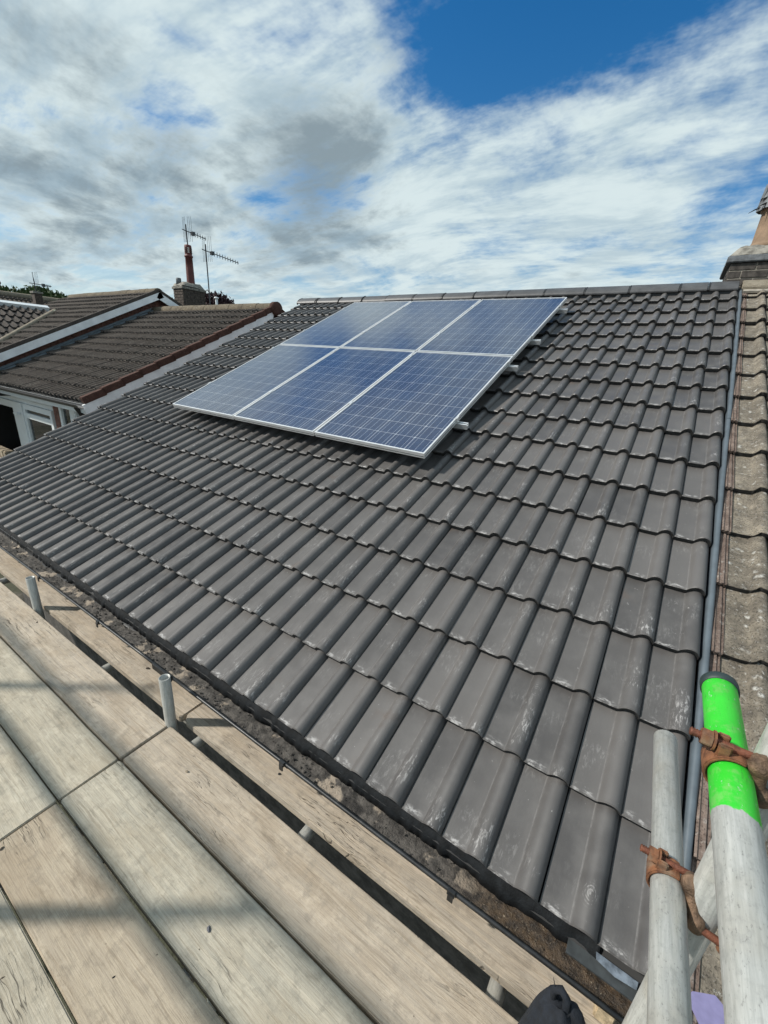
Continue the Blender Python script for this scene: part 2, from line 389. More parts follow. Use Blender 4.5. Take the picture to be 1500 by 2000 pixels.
# ------------------------------------------------------------------ mesh helpers
class MB:
    def __init__(self): self.v = []; self.f = []; self.sm = []
    def add(self, vs, fs, smooth=False):
        b = len(self.v); self.v += [tuple(p) for p in vs]
        self.f += [tuple(i + b for i in f) for f in fs]; self.sm += [smooth] * len(fs)
        return self
    def box(self, lo, hi, M=None):
        (x0, y0, z0), (x1, y1, z1) = lo, hi
        vs = [Vector(p) for p in ((x0, y0, z0), (x1, y0, z0), (x1, y1, z0), (x0, y1, z0), (x0, y0, z1), (x1, y0, z1), (x1, y1, z1), (x0, y1, z1))]
        if M: vs = [M @ p for p in vs]
        return self.add(vs, ((3, 2, 1, 0), (4, 5, 6, 7), (0, 1, 5, 4), (1, 2, 6, 5), (2, 3, 7, 6), (3, 0, 4, 7)))
    def tube(self, pts, rad, n=12, caps=True, smooth=True):
        pts = [Vector(p) for p in pts]
        if not isinstance(rad, (list, tuple)): rad = [rad] * len(pts)
        up = None; rings = []
        for i, p in enumerate(pts):
            a = pts[max(i - 1, 0)]; c = pts[min(i + 1, len(pts) - 1)]
            tdir = (c - a).normalized()
            if up is None:
                up = tdir.orthogonal().normalized()
            up = (up - tdir * up.dot(tdir)).normalized(); s = tdir.cross(up)
            rings.append([p + (up * math.cos(2 * math.pi * k / n) + s * math.sin(2 * math.pi * k / n)) * rad[i] for k in range(n)])
        b = len(self.v)
        for r in rings: self.v += [tuple(q) for q in r]
        for i in range(len(rings) - 1):
            for k in range(n):
                self.f.append((b + i * n + k, b + i * n + (k + 1) % n, b + (i + 1) * n + (k + 1) % n, b + (i + 1) * n + k)); self.sm.append(smooth)
        if caps:
            self.add(rings[0], [tuple(reversed(range(n)))]); self.add(rings[-1], [tuple(range(n))])
        return self
    def lathe(self, prof, n=24, c=(0, 0, 0), smooth=True, axis='z'):
        b = len(self.v)
        for r, z in prof:
            for k in range(n):
                a = 2 * math.pi * k / n
                self.v.append((c[0] + r * math.cos(a), c[1] + r * math.sin(a), c[2] + z))
        for i in range(len(prof) - 1):
            for k in range(n):
                self.f.append((b + i * n + k, b + i * n + (k + 1) % n, b + (i + 1) * n + (k + 1) % n, b + (i + 1) * n + k)); self.sm.append(smooth)
        return self
    def prism(self, poly, x0, x1, ax=0):
        """polygon in the two other axes, extruded along ax"""
        def p(u, v, w):
            return (w, u, v) if ax == 0 else ((u, w, v) if ax == 1 else (u, v, w))
        n = len(poly)
        vs = [p(u, v, x0) for u, v in poly] + [p(u, v, x1) for u, v in poly]
        fs = [tuple(range(n)), tuple(reversed(range(n, 2 * n)))] + [(i, i + n, (i + 1) % n + n, (i + 1) % n) for i in range(n)]
        return self.add(vs, fs)
    def mesh(self, name):
        me = bpy.data.meshes.new(name); me.from_pydata(self.v, [], self.f)
        me.polygons.foreach_set('use_smooth', self.sm); me.update()
        bm = bmesh.new(); bm.from_mesh(me); bmesh.ops.recalc_face_normals(bm, faces=bm.faces); bm.to_mesh(me); bm.free()
        return me
    def build(self, name, mat, parent=None, M=None, bevel=0):
        me = self.mesh(name)
        if bevel:
            bm = bmesh.new(); bm.from_mesh(me)
            bmesh.ops.bevel(bm, geom=[e for e in bm.edges if e.calc_face_angle(0) > .5], offset=bevel, segments=2, affect='EDGES')
            bm.to_mesh(me); bm.free()
        return link(name, me, mat, parent, M)
def link(name, me, mat=None, parent=None, M=None):
    if mat and not me.materials: me.materials.append(MATS[mat])
    o = bpy.data.objects.new(name, me); C.objects.link(o)
    if parent is not None:
        o.parent = parent
        o.matrix_parent_inverse = parent_inv(parent)
    if M is not None: o.matrix_basis = M
    return o
_inv = {}
def parent_inv(p):            # parents are placed before their children; world matrix by hand
    return world_of(p).inverted()
def world_of(o):
    if o.parent is None: return o.matrix_basis.copy()
    return world_of(o.parent) @ o.matrix_parent_inverse @ o.matrix_basis
def tag(o, label, cat=None, group=None, kind=None):
    if label: o['label'] = label
    if cat: o['category'] = cat
    if group: o['group'] = group
    if kind: o['kind'] = kind
    return o
def thing(name, loc, label, cat, group=None):
    o = bpy.data.objects.new(name, None); C.objects.link(o); o.location = loc; o.empty_display_size = .2
    o.matrix_basis = Matrix.Translation(Vector(loc))
    return tag(o, label, cat, group)

PITCH = R(25)
GA, MOD = 0.3342, 0.15303
def plane_M(origin, pitch=PITCH, rz=0):
    """local x along eaves, y up the slope, z out of the roof"""
    return Matrix.Translation(Vector(origin)) @ Matrix.Rotation(rz, 4, 'Z') @ Matrix.Rotation(pitch, 4, 'X')
ROOF = plane_M((0, 0, 0))
def cam_px(p):
    q = Vector(p) - CAM
    zz = q.dot(FWD)
    return 750 + 804.1 * q.dot(RIGHT) / zz, 1000 + 804.1 * q.dot(DOWN) / zz, zz

# ------------------------------------------------------------------ ground and far land
def make_ground():
    m = MB(); N = 24; S = 2600
    vs = []; fs = []
    for j in range(N + 1):
        for i in range(N + 1):
            vs.append((-S + 2 * S * i / N, -S + 2 * S * j / N, 0))
    for j in range(N):
        for i in range(N):
            a = j * (N + 1) + i; fs.append((a, a + 1, a + N + 2, a + N + 1))
    m.add(vs, fs)
    tag(m.build('ground', 'ground', M=Matrix.Translation((0, 0, -2.75))), None, kind='structure')
make_ground()

def tile_profile(nmod=2, mod=MOD, hh=.032):
    pr = []
    base = [(.0, .0), (.006, .0), (.040, -.0006), (.078, .0), (.0815, .0012), (.088, .0095), (.096, .0185), (.106, .0255), (.118, .0285),
            (.130, .0265), (.140, .0195), (.147, .0085), (.1500, .0005)]
    k = mod / .15303
    for i in range(nmod):
        for x, z in base: pr.append((i * mod + x * k, z * hh / .0285))
        if i < nmod - 1: pr += [(i * mod + .1512 * k, -.005), (i * mod + .1526 * k, -.005)]
    return pr
def tile_mesh(name, mat, nmod=2, mod=MOD, hh=.032, length=.36, thick=.030, gauge=GA, coarse=False, wob=0.0, nose='tile_nose'):
    pr = tile_profile(nmod, mod, hh)
    if coarse: pr = [p for i, p in enumerate(pr) if (i % 15) in (0, 3, 5, 7, 8, 10, 12)]
    rnd = random.Random(3)
    m = MB(); n = len(pr); tilt = -(thick + .003) / gauge
    jit = [rnd.uniform(-wob, wob) for _ in pr]
    row = lambda y, dz, jj=1: [(x, y + jit[i] * jj, z + dz + tilt * max(y, 0)) for i, (x, z) in enumerate(pr)]
    strip = lambda: [(i, i + 1, n + i + 1, n + i) for i in range(n - 1)]
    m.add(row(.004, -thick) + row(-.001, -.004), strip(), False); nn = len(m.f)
    m.add(row(-.001, -.004) + row(.0035, 0), strip(), True)
    m.add(row(.0035, 0) + row(length, 0, 0), strip(), True)
    for k in (0, n - 1):
        x, z = pr[k]
        m.add([(x, .0035, z), (x, length, z + tilt * length), (x, length, z + tilt * length - thick * .7), (x, .004, z - thick)], [(0, 1, 2, 3)])
    me = bpy.data.meshes.new(name); me.from_pydata(m.v, [], m.f); me.polygons.foreach_set('use_smooth', m.sm); me.update()
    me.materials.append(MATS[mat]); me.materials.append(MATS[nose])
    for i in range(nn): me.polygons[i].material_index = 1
    return me, m

def wall_house(root, x0, x1, y0, y1, z0, z1, mat='brick_red'):
    MB().box((x0, y0, z0), (x1, y1, z1)).build('wall', mat, root)

# ================================================================== THE HOUSE WITH THE NEW ROOF
W_MOD = 41
RIDGE_V = 5.70
rY, rZ = RIDGE_V * math.cos(PITCH), RIDGE_V * math.sin(PITCH)
house = thing('house', (-3.1, 3, -2.75), 'house with new dark grey tiled roof carrying the solar panels', 'house')
UL = -W_MOD * MOD
wall_house(house, UL + .25, -.01, .32, 2 * rY - .32, -2.75, -.05, 'dark_render')
MB().box((UL + .02, .048, -.34), (-.005, .07, -.055)).build('fascia', 'gutter_plastic', house)
MB().box((UL + .02, .0705, -.34), (-.005, .33, -.325)).build('soffit', 'white_board', house)
# gable infill on the left
MB().prism([(.32, -.06), (2 * rY - .32, -.06), (rY, rZ - .16)], UL + .26, UL + .30).build('gable', 'brick_red', house)
roof = MB()
roof.box((UL + .01, -.02, -.075), (0.0, RIDGE_V - .02, -.055), ROOF)
roof.add([(UL, rY, rZ - .03), (0.02, rY, rZ - .03), (0.02, 2 * rY, -.03), (UL, 2 * rY, -.03)], [(0, 1, 2, 3)])
roof = roof.build('roof', 'roof_deck', house)

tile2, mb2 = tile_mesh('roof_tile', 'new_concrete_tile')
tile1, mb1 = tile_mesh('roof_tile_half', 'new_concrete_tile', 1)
# solar array frame on the roof plane
PH = .145
ARR = ROOF @ Matrix.Translation((-4.677, 1.816, PH)) @ Matrix.Rotation(R(-1.0), 4, 'Z')
PW, PL, PG = 1.008, 1.635, .020
quad = [cam_px(ARR @ Vector(p))[:2] for p in ((0, 0, 0), (3 * PW + 2 * PG, 0, 0), (3 * PW + 2 * PG, 2 * PL + PG, 0), (0, 2 * PL + PG, 0))]
def inside(px, py):
    s = 0
    for i in range(4):
        (ax, ay), (bx, by) = quad[i], quad[(i + 1) % 4]
        s += 1 if (bx - ax) * (py - ay) - (by - ay) * (px - ax) > 0 else -1
    return abs(s) == 4
hidden = MB(); ntile = 0
rt = random.Random(11)
for c in range(1, 18):
    v = (17 - c) * GA
    for k in range(21):
        half = k == 20
        nm = 1 if half else 2
        u = -(2 * k + nm) * MOD
        corners = [ROOF @ Vector((u + a, v + b, .02)) for a, b in ((0, 0), (nm * MOD, 0), (nm * MOD, GA), (0, GA))]
        pxs = [cam_px(p) for p in corners]
        offs = all(p[0] < -60 for p in pxs) or all(p[1] > 2080 for p in pxs)
        if all(inside(p[0], p[1]) for p in pxs) or offs:
            Mh = Matrix.Translation((u, v, 0))
            src = mb1 if half else mb2
            hidden.add([ROOF @ Mh @ Vector(p) for p in src.v], src.f); hidden.sm[-len(src.f):] = src.sm
            continue
        M = ROOF @ Matrix.Translation((u + rt.uniform(-.0016, .0016), v + rt.uniform(-.003, .003), rt.uniform(-.0008, .0016))) @ \
            Euler((rt.uniform(-.003, .003), rt.uniform(-.003, .003), rt.uniform(-.004, .004))).to_matrix().to_4x4()
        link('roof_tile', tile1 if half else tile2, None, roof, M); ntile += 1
print('TILES', ntile)
if hidden.v:
    o = hidden.build('covered_tiles', 'new_concrete_tile', roof); o['kind'] = 'stuff'
# left verge: mortar bedding and cloak strip under the tile ends
MB().box((UL - .006, -.01, -.05), (UL + .03, RIDGE_V - .05, -.024), ROOF).build('verge_undercloak', 'gutter_plastic', roof)
MB().box((UL - .012, -.02, -.20), (UL + .008, RIDGE_V - .02, -.0505), ROOF).build('bargeboard', 'white_board', roof)

# ridge tiles
def ridge_profile(half=.135, top=.064, t=.016, drop=.095):
    outer = []
    for a in range(-5, 6):
        k = a / 5
        y = math.sin(k * R(78)) / math.sin(R(78)) * half * .93
        outer.append((y, top - drop * abs(k) ** 1.25))
    inner = [(y * .93, z - t) for y, z in reversed(outer)]
    return outer + inner
jx = [-6.285, -5.862, -5.365, -4.872, -4.39, -3.895, -3.408, -2.928, -2.445, -1.965, -1.487, -1.010, -.521, -.263, -.004]
for a, b in zip(jx, jx[1:]):
    mb = MB().prism(ridge_profile(), a + .009, b - .009)
    dz = rt.uniform(-.003, .003)
    o = mb.build('ridge_tile', 'new_ridge_tile', roof, Matrix.Translation((0, rY, rZ + dz)) @ Matrix.Rotation(rt.uniform(-.004, .004), 4, 'Z'), bevel=.004)
for x in jx[1:-1]:
    MB().prism(ridge_profile(.137, .0655, .012), x - .007, x + .009).build('ridge_clip', 'ridge_clip', roof, Matrix.Translation((0, rY, rZ)))
MB().prism(ridge_profile(.142, .070, .03), jx[0] - .022, jx[0] + .004).build('ridge_end_cap', 'ridge_clip', roof, Matrix.Translation((0, rY, rZ)))
MB().box((UL + .02, rY - .10, rZ - .075), (0, rY + .10, rZ - .012)).build('ridge_vent_roll', 'ridge_clip', roof)

# strip between the two roofs: two lengths of rounded trim
def trim(v0, v1, r=.0125):
    prof = [(.004 + .0, -.05), (.004, -.008)] + [(.0175 + r * math.cos(a), -.006 + .012 * math.sin(a)) for a in [math.pi * (1 - k / 8) for k in range(9)]] + [(.031, -.008), (.031, -.05)]
    n = len(prof); m = MB()
    segs = [v0 + (v1 - v0) * i / 6 for i in range(7)]
    vs = [(x + .0015 * math.sin(v * 2.1), v, z) for v in segs for x, z in prof]
    fs = [(j * n + i, j * n + i + 1, (j + 1) * n + i + 1, (j + 1) * n + i) for j in range(6) for i in range(n - 1)]
    m.add(vs, fs, True)
    m.add([(x, v0, z) for x, z in prof], [tuple(range(n))])
    return m
for v0, v1, dz in ((-.03, 2.92, 0), (2.90, 5.66, .003)):
    tag(trim(v0, v1).build('verge_trim', 'verge_strip', house, ROOF @ Matrix.Translation((0, 0, dz))), None)

# ================================================================== solar panels
NC, NR = 6, 10
CELL = .160; CELH = .1572; CG, RG = .0050, .0038; FR, FT = .012, .040
cellm = MB().add([(0, .005, 0), (.005, 0, 0), (CELL - .005, 0, 0), (CELL, .005, 0), (CELL, CELH - .005, 0), (CELL - .005, CELH, 0), (.005, CELH, 0), (0, CELH - .005, 0)], [tuple(range(8))]).mesh('cell')
cellm.materials.append(MATS['polycrystalline_cell'])
mx = (PW - NC * CELL - (NC - 1) * CG) / 2; my = (PL - NR * CELH - (NR - 1) * RG) / 2
frame_me = None
def solar_panel(i, j, label):
    M0 = ARR @ Matrix.Translation((i * (PW + PG), j * (PL + PG), -FT)) @ Matrix.Rotation(random.uniform(-.0012, .0012), 4, 'Z')
    root = thing('solar_panel', M0.translation, label, 'solar panel', 'solar panels of the roof array')
    root.matrix_basis = M0
    def part(mb, name, mat, **k):
        return mb.build(name, mat, root, M0, **k)
    f = MB()
    f.box((0, 0, 0), (PW, FR, FT)); f.box((0, PL - FR, 0), (PW, PL, FT))
    f.box((0, FR, 0), (FR, PL - FR, FT)); f.box((PW - FR, FR, 0), (PW, PL - FR, FT))
    fo = part(f, 'frame', 'aluminium')
    # groove along the outer frame faces: its shade laid on as raised near-black strips
    g = MB()
    for lo, hi in (((.004, -.0008, .012), (PW - .004, .0006, .0155)), ((PW - .0006, .004, .012), (PW + .0008, PL - .004, .0155))): g.box(lo, hi)
    g.build('groove_shade', 'painted_shade', fo, M0)
    part(MB().box((FR - .002, FR - .002, FT - .0125), (PW - FR + .002, PL - FR + .002, FT - .0075)), 'backsheet', 'backsheet')
    for r in range(NR):
        for c in range(NC):
            link('cell', cellm, None, root, M0 @ Matrix.Translation((mx + c * (CELL + CG), my + r * (CELH + RG), FT - .0067)))
    b = MB()
    for c in range(NC):
        for k in range(3):
            x = mx + c * (CELL + CG) + CELL * (k + .5) / 3
            b.box((x - .0011, my, FT - .0066), (x + .0011, PL - my, FT - .0062))
    bo = part(b, 'busbar_ribbons', 'busbar'); bo['kind'] = 'stuff'
    part(MB().add([(FR - .001, FR - .001, FT - .0035), (PW - FR + .001, FR - .001, FT - .0035), (PW - FR + .001, PL - FR + .001, FT - .0035), (FR - .001, PL - FR + .001, FT - .0035)], [(0, 1, 2, 3)]), 'glass', 'solar_glass')
    return root, M0
panel_labels = {(0, 0): 'blue solar panel at the lower left corner of the roof array', (1, 0): 'blue solar panel in the middle of the lower row',
                (2, 0): 'darkest blue solar panel at the lower right corner, nearest the camera', (0, 1): 'pale reflecting solar panel at the upper left corner of the array',
                (1, 1): 'blue solar panel in the middle of the upper row, below the ridge', (2, 1): 'bright blue solar panel at the upper right corner of the array'}
RAILS = (.50, 1.525, 2.13, 3.02)
for (i, j), lab in panel_labels.items():
    root, M0 = solar_panel(i, j, lab)
    for rv in RAILS:
        y = rv - j * (PL + PG)
        if 0 < y < PL:
            if i == 2: MB().box((PW - .008, y - .02, FT - .03), (PW + .010, y + .02, FT + .004)).build('end_clamp', 'rail_metal', root, M0)
            if i == 0: MB().box((-.010, y - .02, FT - .03), (.008, y + .02, FT + .004)).build('end_clamp', 'rail_metal', root, M0)
            if i < 2: MB().box((PW - .008, y - .02, FT - .02), (PW + PG + .008, y + .02, FT + .004)).build('mid_clamp', 'rail_metal', root, M0)
rail_lab = ('lowest mounting rail poking out below the lower right panel', 'mounting rail just under the joint between panel rows', 'mounting rail poking out from the lower part of the upper right panel', 'topmost mounting rail just below the ridge')
for rv, lab in zip(RAILS, rail_lab):
    MR = ARR @ Matrix.Translation((0, rv, -FT))
    root = thing('mounting_rail', MR.translation, lab, 'rail', 'rails under the solar panels'); root.matrix_basis = MR
    x0, x1 = -.04, 3 * PW + 2 * PG + .082
    m = MB()
    for lo, hi in (((x0, -.018, -.040), (x1, .018, -.036)), ((x0, -.018, -.036), (x1, -.0145, -.001)), ((x0, .0145, -.036), (x1, .018, -.001)),
                   ((x0, -.0145, -.020), (x1, .0145, -.0175)), ((x0, -.0145, -.004), (x1, -.006, -.001)), ((x0, .006, -.004), (x1, .0145, -.001))): m.box(lo, hi)
    m.build('channel', 'rail_metal', root, MR)
    for hx in (.25, 1.1, 1.95, 2.8):
        hm = MB().box((hx - .015, -.022, -.10), (hx + .015, -.0185, -.008)).box((hx - .015, -.022, -.104), (hx + .015, .12, -.1005))
        hm.build('roof_hook', 'rail_metal', root, MR)

# ================================================================== OLD ROOF NEXT DOOR, ON THE RIGHT
old = thing('neighbour_house', (3, 3, -2.75), 'adjoining house with weathered lichen spotted roof along the right edge', 'house')
wall_house(old, .0, 5.0, .34, 2 * rY - .34, -2.75, -.07)
oroof = MB().box((.034, -.02, -.085), (5.0, RIDGE_V - .03, -.065), ROOF)
oroof.add([(.03, rY, rZ - .04), (5.0, rY, rZ - .04), (5.0, 2 * rY, -.04), (.03, 2 * rY, -.04)], [(0, 1, 2, 3)])
oroof = oroof.build('roof', 'roof_deck', old)
OG = .3645
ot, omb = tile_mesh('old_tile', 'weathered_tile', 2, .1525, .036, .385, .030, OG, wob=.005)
lock = MB()
lp = [(.0, -.012), (.0, -.004), (.006, .001), (.011, -.005), (.016, -.005), (.020, .000), (.025, .000), (.028, -.007), (.034, -.007), (.036, .0)]
n = len(lp)
lock.add([(x, -.004, z - .016) for x, z in lp] + [(x, -.006, z) for x, z in lp], [(i, i + 1, n + i + 1, n + i) for i in range(n - 1)])
lock.add([(x, -.006, z) for x, z in lp] + [(x, .385, z - .028) for x, z in lp], [(i, i + 1, n + i + 1, n + i) for i in range(n - 1)])
lock.add([(0, -.006, -.004), (0, .385, -.032), (0, .385, -.07), (0, -.004, -.05)], [(0, 1, 2, 3)])
lockme = lock.mesh('interlock'); lockme.materials.append(MATS['interlock_concrete'])
for c in range(17):
    v = -.03 + (c - .0) * OG
    if c == 0: v = -.025
    if v > RIDGE_V - .10: break
    for k in range(4):
        M = ROOF @ Matrix.Translation((.066 + k * .305 + rt.uniform(-.003, .003), v + rt.uniform(-.006, .006), rt.uniform(-.004, .003))) @ Euler((rt.uniform(-.008, .008), rt.uniform(-.008, .008), rt.uniform(-.008, .008))).to_matrix().to_4x4()
        link('old_tile', ot, None, oroof, M)
    link('interlock', lockme, None, oroof, ROOF @ Matrix.Translation((.031 + rt.uniform(-.0015, .0015), v + rt.uniform(-.006, .004), .006 + rt.uniform(-.002, .004))) @ Matrix.Rotation(rt.uniform(-.008, .008), 4, 'Z'))
for k in range(3):
    a = .012 + k * .45
    MB().prism(ridge_profile(.15, .070, .02), a, a + .442).build('ridge_tile', 'stone_ridge', oroof, Matrix.Translation((0, rY, rZ + rt.uniform(-.004, .004))), bevel=.006)
MB().box((.03, -.06, -.02), (.9, .06, .0), Matrix.Translation((0, rY - .13, rZ - .035)) @ Matrix.Rotation(PITCH, 4, 'X')).build('mortar_bedding', 'mortar', oroof)

# ------------------------------------------------------------------ bricks
def brick_wall(parent, x0, x1, z0, z1, M, mat, courses=.075, ln=.225, t=.006, single=False, seed=1, name='brick', gap=.010):
    rr = random.Random(seed); k = 0; z = z0; joined = MB()
    meshes = {}
    while z < z1 - .02:
        x = x0 - (ln / 2 if k % 2 else 0)
        zz = min(z + courses - gap, z1)
        while x < x1 - .02:
            a, b = max(x, x0), min(x + ln - gap, x1)
            if b - a > .02:
                dpt = t + rr.uniform(-.0025, .003)
                if single:
                    key = (round(b - a, 3), round(zz - z, 3))
                    if key not in meshes:
                        me = MB().box((0, -.01, 0), (b - a, t, zz - z)).mesh(name)
                        bm = bmesh.new(); bm.from_mesh(me); bmesh.ops.bevel(bm, geom=list(bm.edges), offset=.003, segments=1, affect='EDGES'); bm.to_mesh(me); bm.free()
                        me.materials.append(MATS[mat]); meshes[key] = me
                    link(name, meshes[key], None, parent, M @ Matrix.Translation((a, dpt - t, z)))
                else:
                    joined.box((a, -.004, z), (b, dpt, zz), M)
            x += ln
        z += courses; k += 1
    if not single:
        o = joined.build('brickwork', mat, parent); o['kind'] = 'stuff'
def face_M(origin, xdir, outward):
    x = Vector(xdir).normalized(); y = Vector(outward).normalized(); z = x.cross(y)
    if z.z < 0: x = -x; z = -z
    return Matrix(((x.x, y.x, z.x, origin[0]), (x.y, y.y, z.y, origin[1]), (x.z, y.z, z.z, origin[2]), (0, 0, 0, 1)))

# right chimney
ch = thing('chimney', (.3, 5.7, 2.0), 'sooty brick chimney with terracotta pot behind the ridge at right edge', 'chimney')
SX0, SX1, SY0, SY1 = -.125, .80, 5.30, 6.15
MB().box((SX0, SY0, 1.9), (SX1, SY1, 2.665)).build('stack', 'mortar', ch)
brick_wall(ch, 0, SX1 - SX0, 0, .665, face_M((SX0, SY0, 2.0), (1, 0, 0), (0, -1, 0)) if False else Matrix(((1, 0, 0, SX0), (0, -1, 0, SY0), (0, 0, 1, 2.0), (0, 0, 0, 1))), 'sooty_brick', single=True, seed=4)
brick_wall(ch, 0, SY1 - SY0, 0, .665, Matrix(((0, -1, 0, SX0), (1, 0, 0, SY0), (0, 0, 1, 2.0), (0, 0, 0, 1))), 'sooty_brick', single=True, seed=5)
capm = MB().box((SX0 - .045, SY0 - .035, 2.672), (SX1 + .04, SY1 + .04, 2.735))
capm.build('oversailing_course', 'slate', ch, bevel=.008)
fl = MB()
fx0, fx1, fy0, fy1 = SX0 - .035, SX1 + .03, SY0 - .02, SY1 + .03
gx0, gx1, gy0, gy1 = SX0 + .08, SX1 - .08, SY0 + .08, SY1 - .10
vs = []; N = 14
for k in range(5):
    s = k / 4; e = 1 - (1 - s) ** 1.6
    x0, x1, y0, y1 = fx0 + (gx0 - fx0) * s, fx1 + (gx1 - fx1) * s, fy0 + (gy0 - fy0) * s, fy1 + (gy1 - fy1) * s
    ring = [(x0 + (x1 - x0) * i / N, y0) for i in range(N)] + [(x1, y0 + (y1 - y0) * i / N) for i in range(N)] + [(x1 - (x1 - x0) * i / N, y1) for i in range(N)] + [(x0, y1 - (y1 - y0) * i / N) for i in range(N)]
    for (x, y) in ring: vs.append((x + rt.uniform(-.008, .008), y + rt.uniform(-.008, .008), 2.7355 + .105 * e + rt.uniform(-.006, .006)))
L = 4 * N
fs = [(k * L + i, k * L + (i + 1) % L, (k + 1) * L + (i + 1) % L, (k + 1) * L + i) for k in range(4) for i in range(L)] + [tuple(4 * L + i for i in range(L))]
fl.add(vs, fs, True).build('flaunching', 'flaunching', ch)
def pot(parent, cx, cy, z0, prof, mat, name='chimney_pot'):
    return MB().lathe(prof, 28, (cx, cy, z0)).build(name, mat, parent)
PX, PY = .145, 5.56
po = pot(ch, PX, PY, 2.80, [(.0, .02), (.150, .02), (.150, .07), (.146, .08), (.138, .10), (.128, .36), (.132, .375), (.145, .385), (.145, .43), (.10, .43), (.10, .1)], 'terracotta')
cw = thing('chimney_cowl', (PX, PY, 3.22), 'ragged dark slate cowl on top of the terracotta chimney pot', 'cowl')
cm = MB().lathe([(.10, .0), (.175, .0), (.165, .05), (.150, .22), (.115, .40), (.05, .48), (0, .49)], 20, (PX, PY, 3.20))
cm.build('hood', 'soot_black', cw)
for row in range(4):
    for k in range(14):
        a = 2 * math.pi * (k + .5 * (row % 2)) / 14 + rt.uniform(-.05, .05)
        r = (.178, .168, .152, .128)[row]; z = 3.195 + row * .105 + rt.uniform(-.015, .01)
        M = Matrix.Translation((PX + r * math.cos(a), PY + r * math.sin(a), z)) @ Matrix.Rotation(a, 4, 'Z') @ Matrix.Rotation(R(-8 - 4 * row + rt.uniform(-6, 6)), 4, 'Y')
        MB().box((-.004, -.042, 0), (.004, .042, .135)).build('slate', 'slate', cw, M)
for k in range(2):
    a = (3.5, 3.9)[k]; z = 3.215 + .02 * k
    q = Vector((PX + .165 * math.cos(a), PY + .165 * math.sin(a), z))
    MB().tube([q, q + Vector((math.cos(a) * .05, math.sin(a) * .05, -.02)), q + Vector((math.cos(a) * .10, math.sin(a) * .09, -.05))], [.010, .006, .002], 6).build('twig', 'soot_black', cw)

# ================================================================== HOUSE 2 (brown roof, red verge)
def sloped_tiles(parent, PM, nx, ny, mod2, gauge, me, keep=None, seed=1, name='roof_tile', x_right=0.0, v0=0.0):
    r = random.Random(seed)
    for c in range(ny):
        for k in range(nx):
            u = x_right - (k + 1) * mod2; v = v0 + c * gauge
            if keep and not keep(PM @ Vector((u + mod2 / 2, v + gauge / 2, 0))): continue
            M = PM @ Matrix.Translation((u + r.uniform(-.004, .004), v + r.uniform(-.008, .008), r.uniform(-.004, .004))) @ Euler((r.uniform(-.008, .008), r.uniform(-.008, .008), 0)).to_matrix().to_4x4()
            link(name, me, None, parent, M)
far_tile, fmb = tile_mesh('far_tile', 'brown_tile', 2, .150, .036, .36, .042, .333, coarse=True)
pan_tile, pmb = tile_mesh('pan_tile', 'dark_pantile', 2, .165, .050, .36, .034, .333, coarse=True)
H2X0, H2X1, H2Y, H2Z = -12.03, -7.50, 1.84, .665
h2 = thing('bungalow', (-9.7, 5, -2.75), 'bungalow with brown tiled roof, red verge tiles and white bargeboard', 'house')
P2 = plane_M((0, H2Y, H2Z))
L2 = 4.16
r2Y, r2Z = H2Y + L2 * math.cos(PITCH), H2Z + L2 * math.sin(PITCH)
r2 = MB().box((H2X0, .0, -.09), (H2X1 - .02, L2, -.06), P2)
r2.add([(H2X0, r2Y, r2Z - .05), (H2X1, r2Y, r2Z - .05), (H2X1, r2Y + 3.4, r2Z - 1.6), (H2X0, r2Y + 3.4, r2Z - 1.6)], [(0, 1, 2, 3)])
r2 = r2.build('roof', 'roof_deck', h2)
sloped_tiles(r2, P2, 15, 13, .300, .322, far_tile, seed=21, x_right=H2X1 - .03)
for k in range(10):
    a = H2X1 - .02 - (k + 1) * .45
    MB().tube([(a + .005, r2Y, r2Z - .055), (a + .443, r2Y, r2Z - .055)], .125, 14).build('ridge_tile', 'lichen_ridge', r2, Matrix.Translation((0, 0, rt.uniform(-.006, .006))))
MB().tube([(H2X1 - .03, r2Y, r2Z - .05), (H2X1 + .07, r2Y, r2Z - .05), (H2X1 + .075, r2Y, r2Z - .05)], [.14, .14, .06], 16).build('ridge_end', 'red_verge_tile', r2)
nv = 13
for k in range(nv):
    v = k * L2 / nv
    MB().box((H2X1 - .05, v - .01, -.055), (H2X1 + .05, v + L2 / nv + .02, .045), P2 @ Matrix.Translation((0, 0, .0)) @ Matrix.Translation((0, v, 0)) @ Matrix.Rotation(-.05, 4, 'X') @ Matrix.Translation((0, -v, 0))).build('verge_tile', 'red_verge_tile', r2, bevel=.008)
# far-side verge and bargeboards (front, and the short return beyond the ridge)
MB().box((H2X1 - .005, -.05, -.27), (H2X1 + .035, L2 + .02, -.057), P2).build('bargeboard', 'white_board', h2)
Pb = Matrix.Translation((0, 2 * r2Y, 0)) @ Matrix.Scale(-1, 4, (0, 1, 0)) @ P2
MB().box((H2X1 - .005, 2.6, -.27), (H2X1 + .035, L2 - .01, -.057), Pb).build('bargeboard', 'white_board', h2)
MB().box((H2X1 - .05, 2.6, -.055), (H2X1 + .05, L2, .035), Pb).build('rear_verge', 'red_verge_tile', h2)
MB().prism([(H2Y + .3, -2.75), (2 * r2Y - H2Y - .3, -2.75), (2 * r2Y - H2Y - .3, H2Z), (r2Y, r2Z - .2), (H2Y + .3, H2Z - .1)], H2X1 - .30, H2X1 - .06).build('gable_wall', 'brick_red', h2)
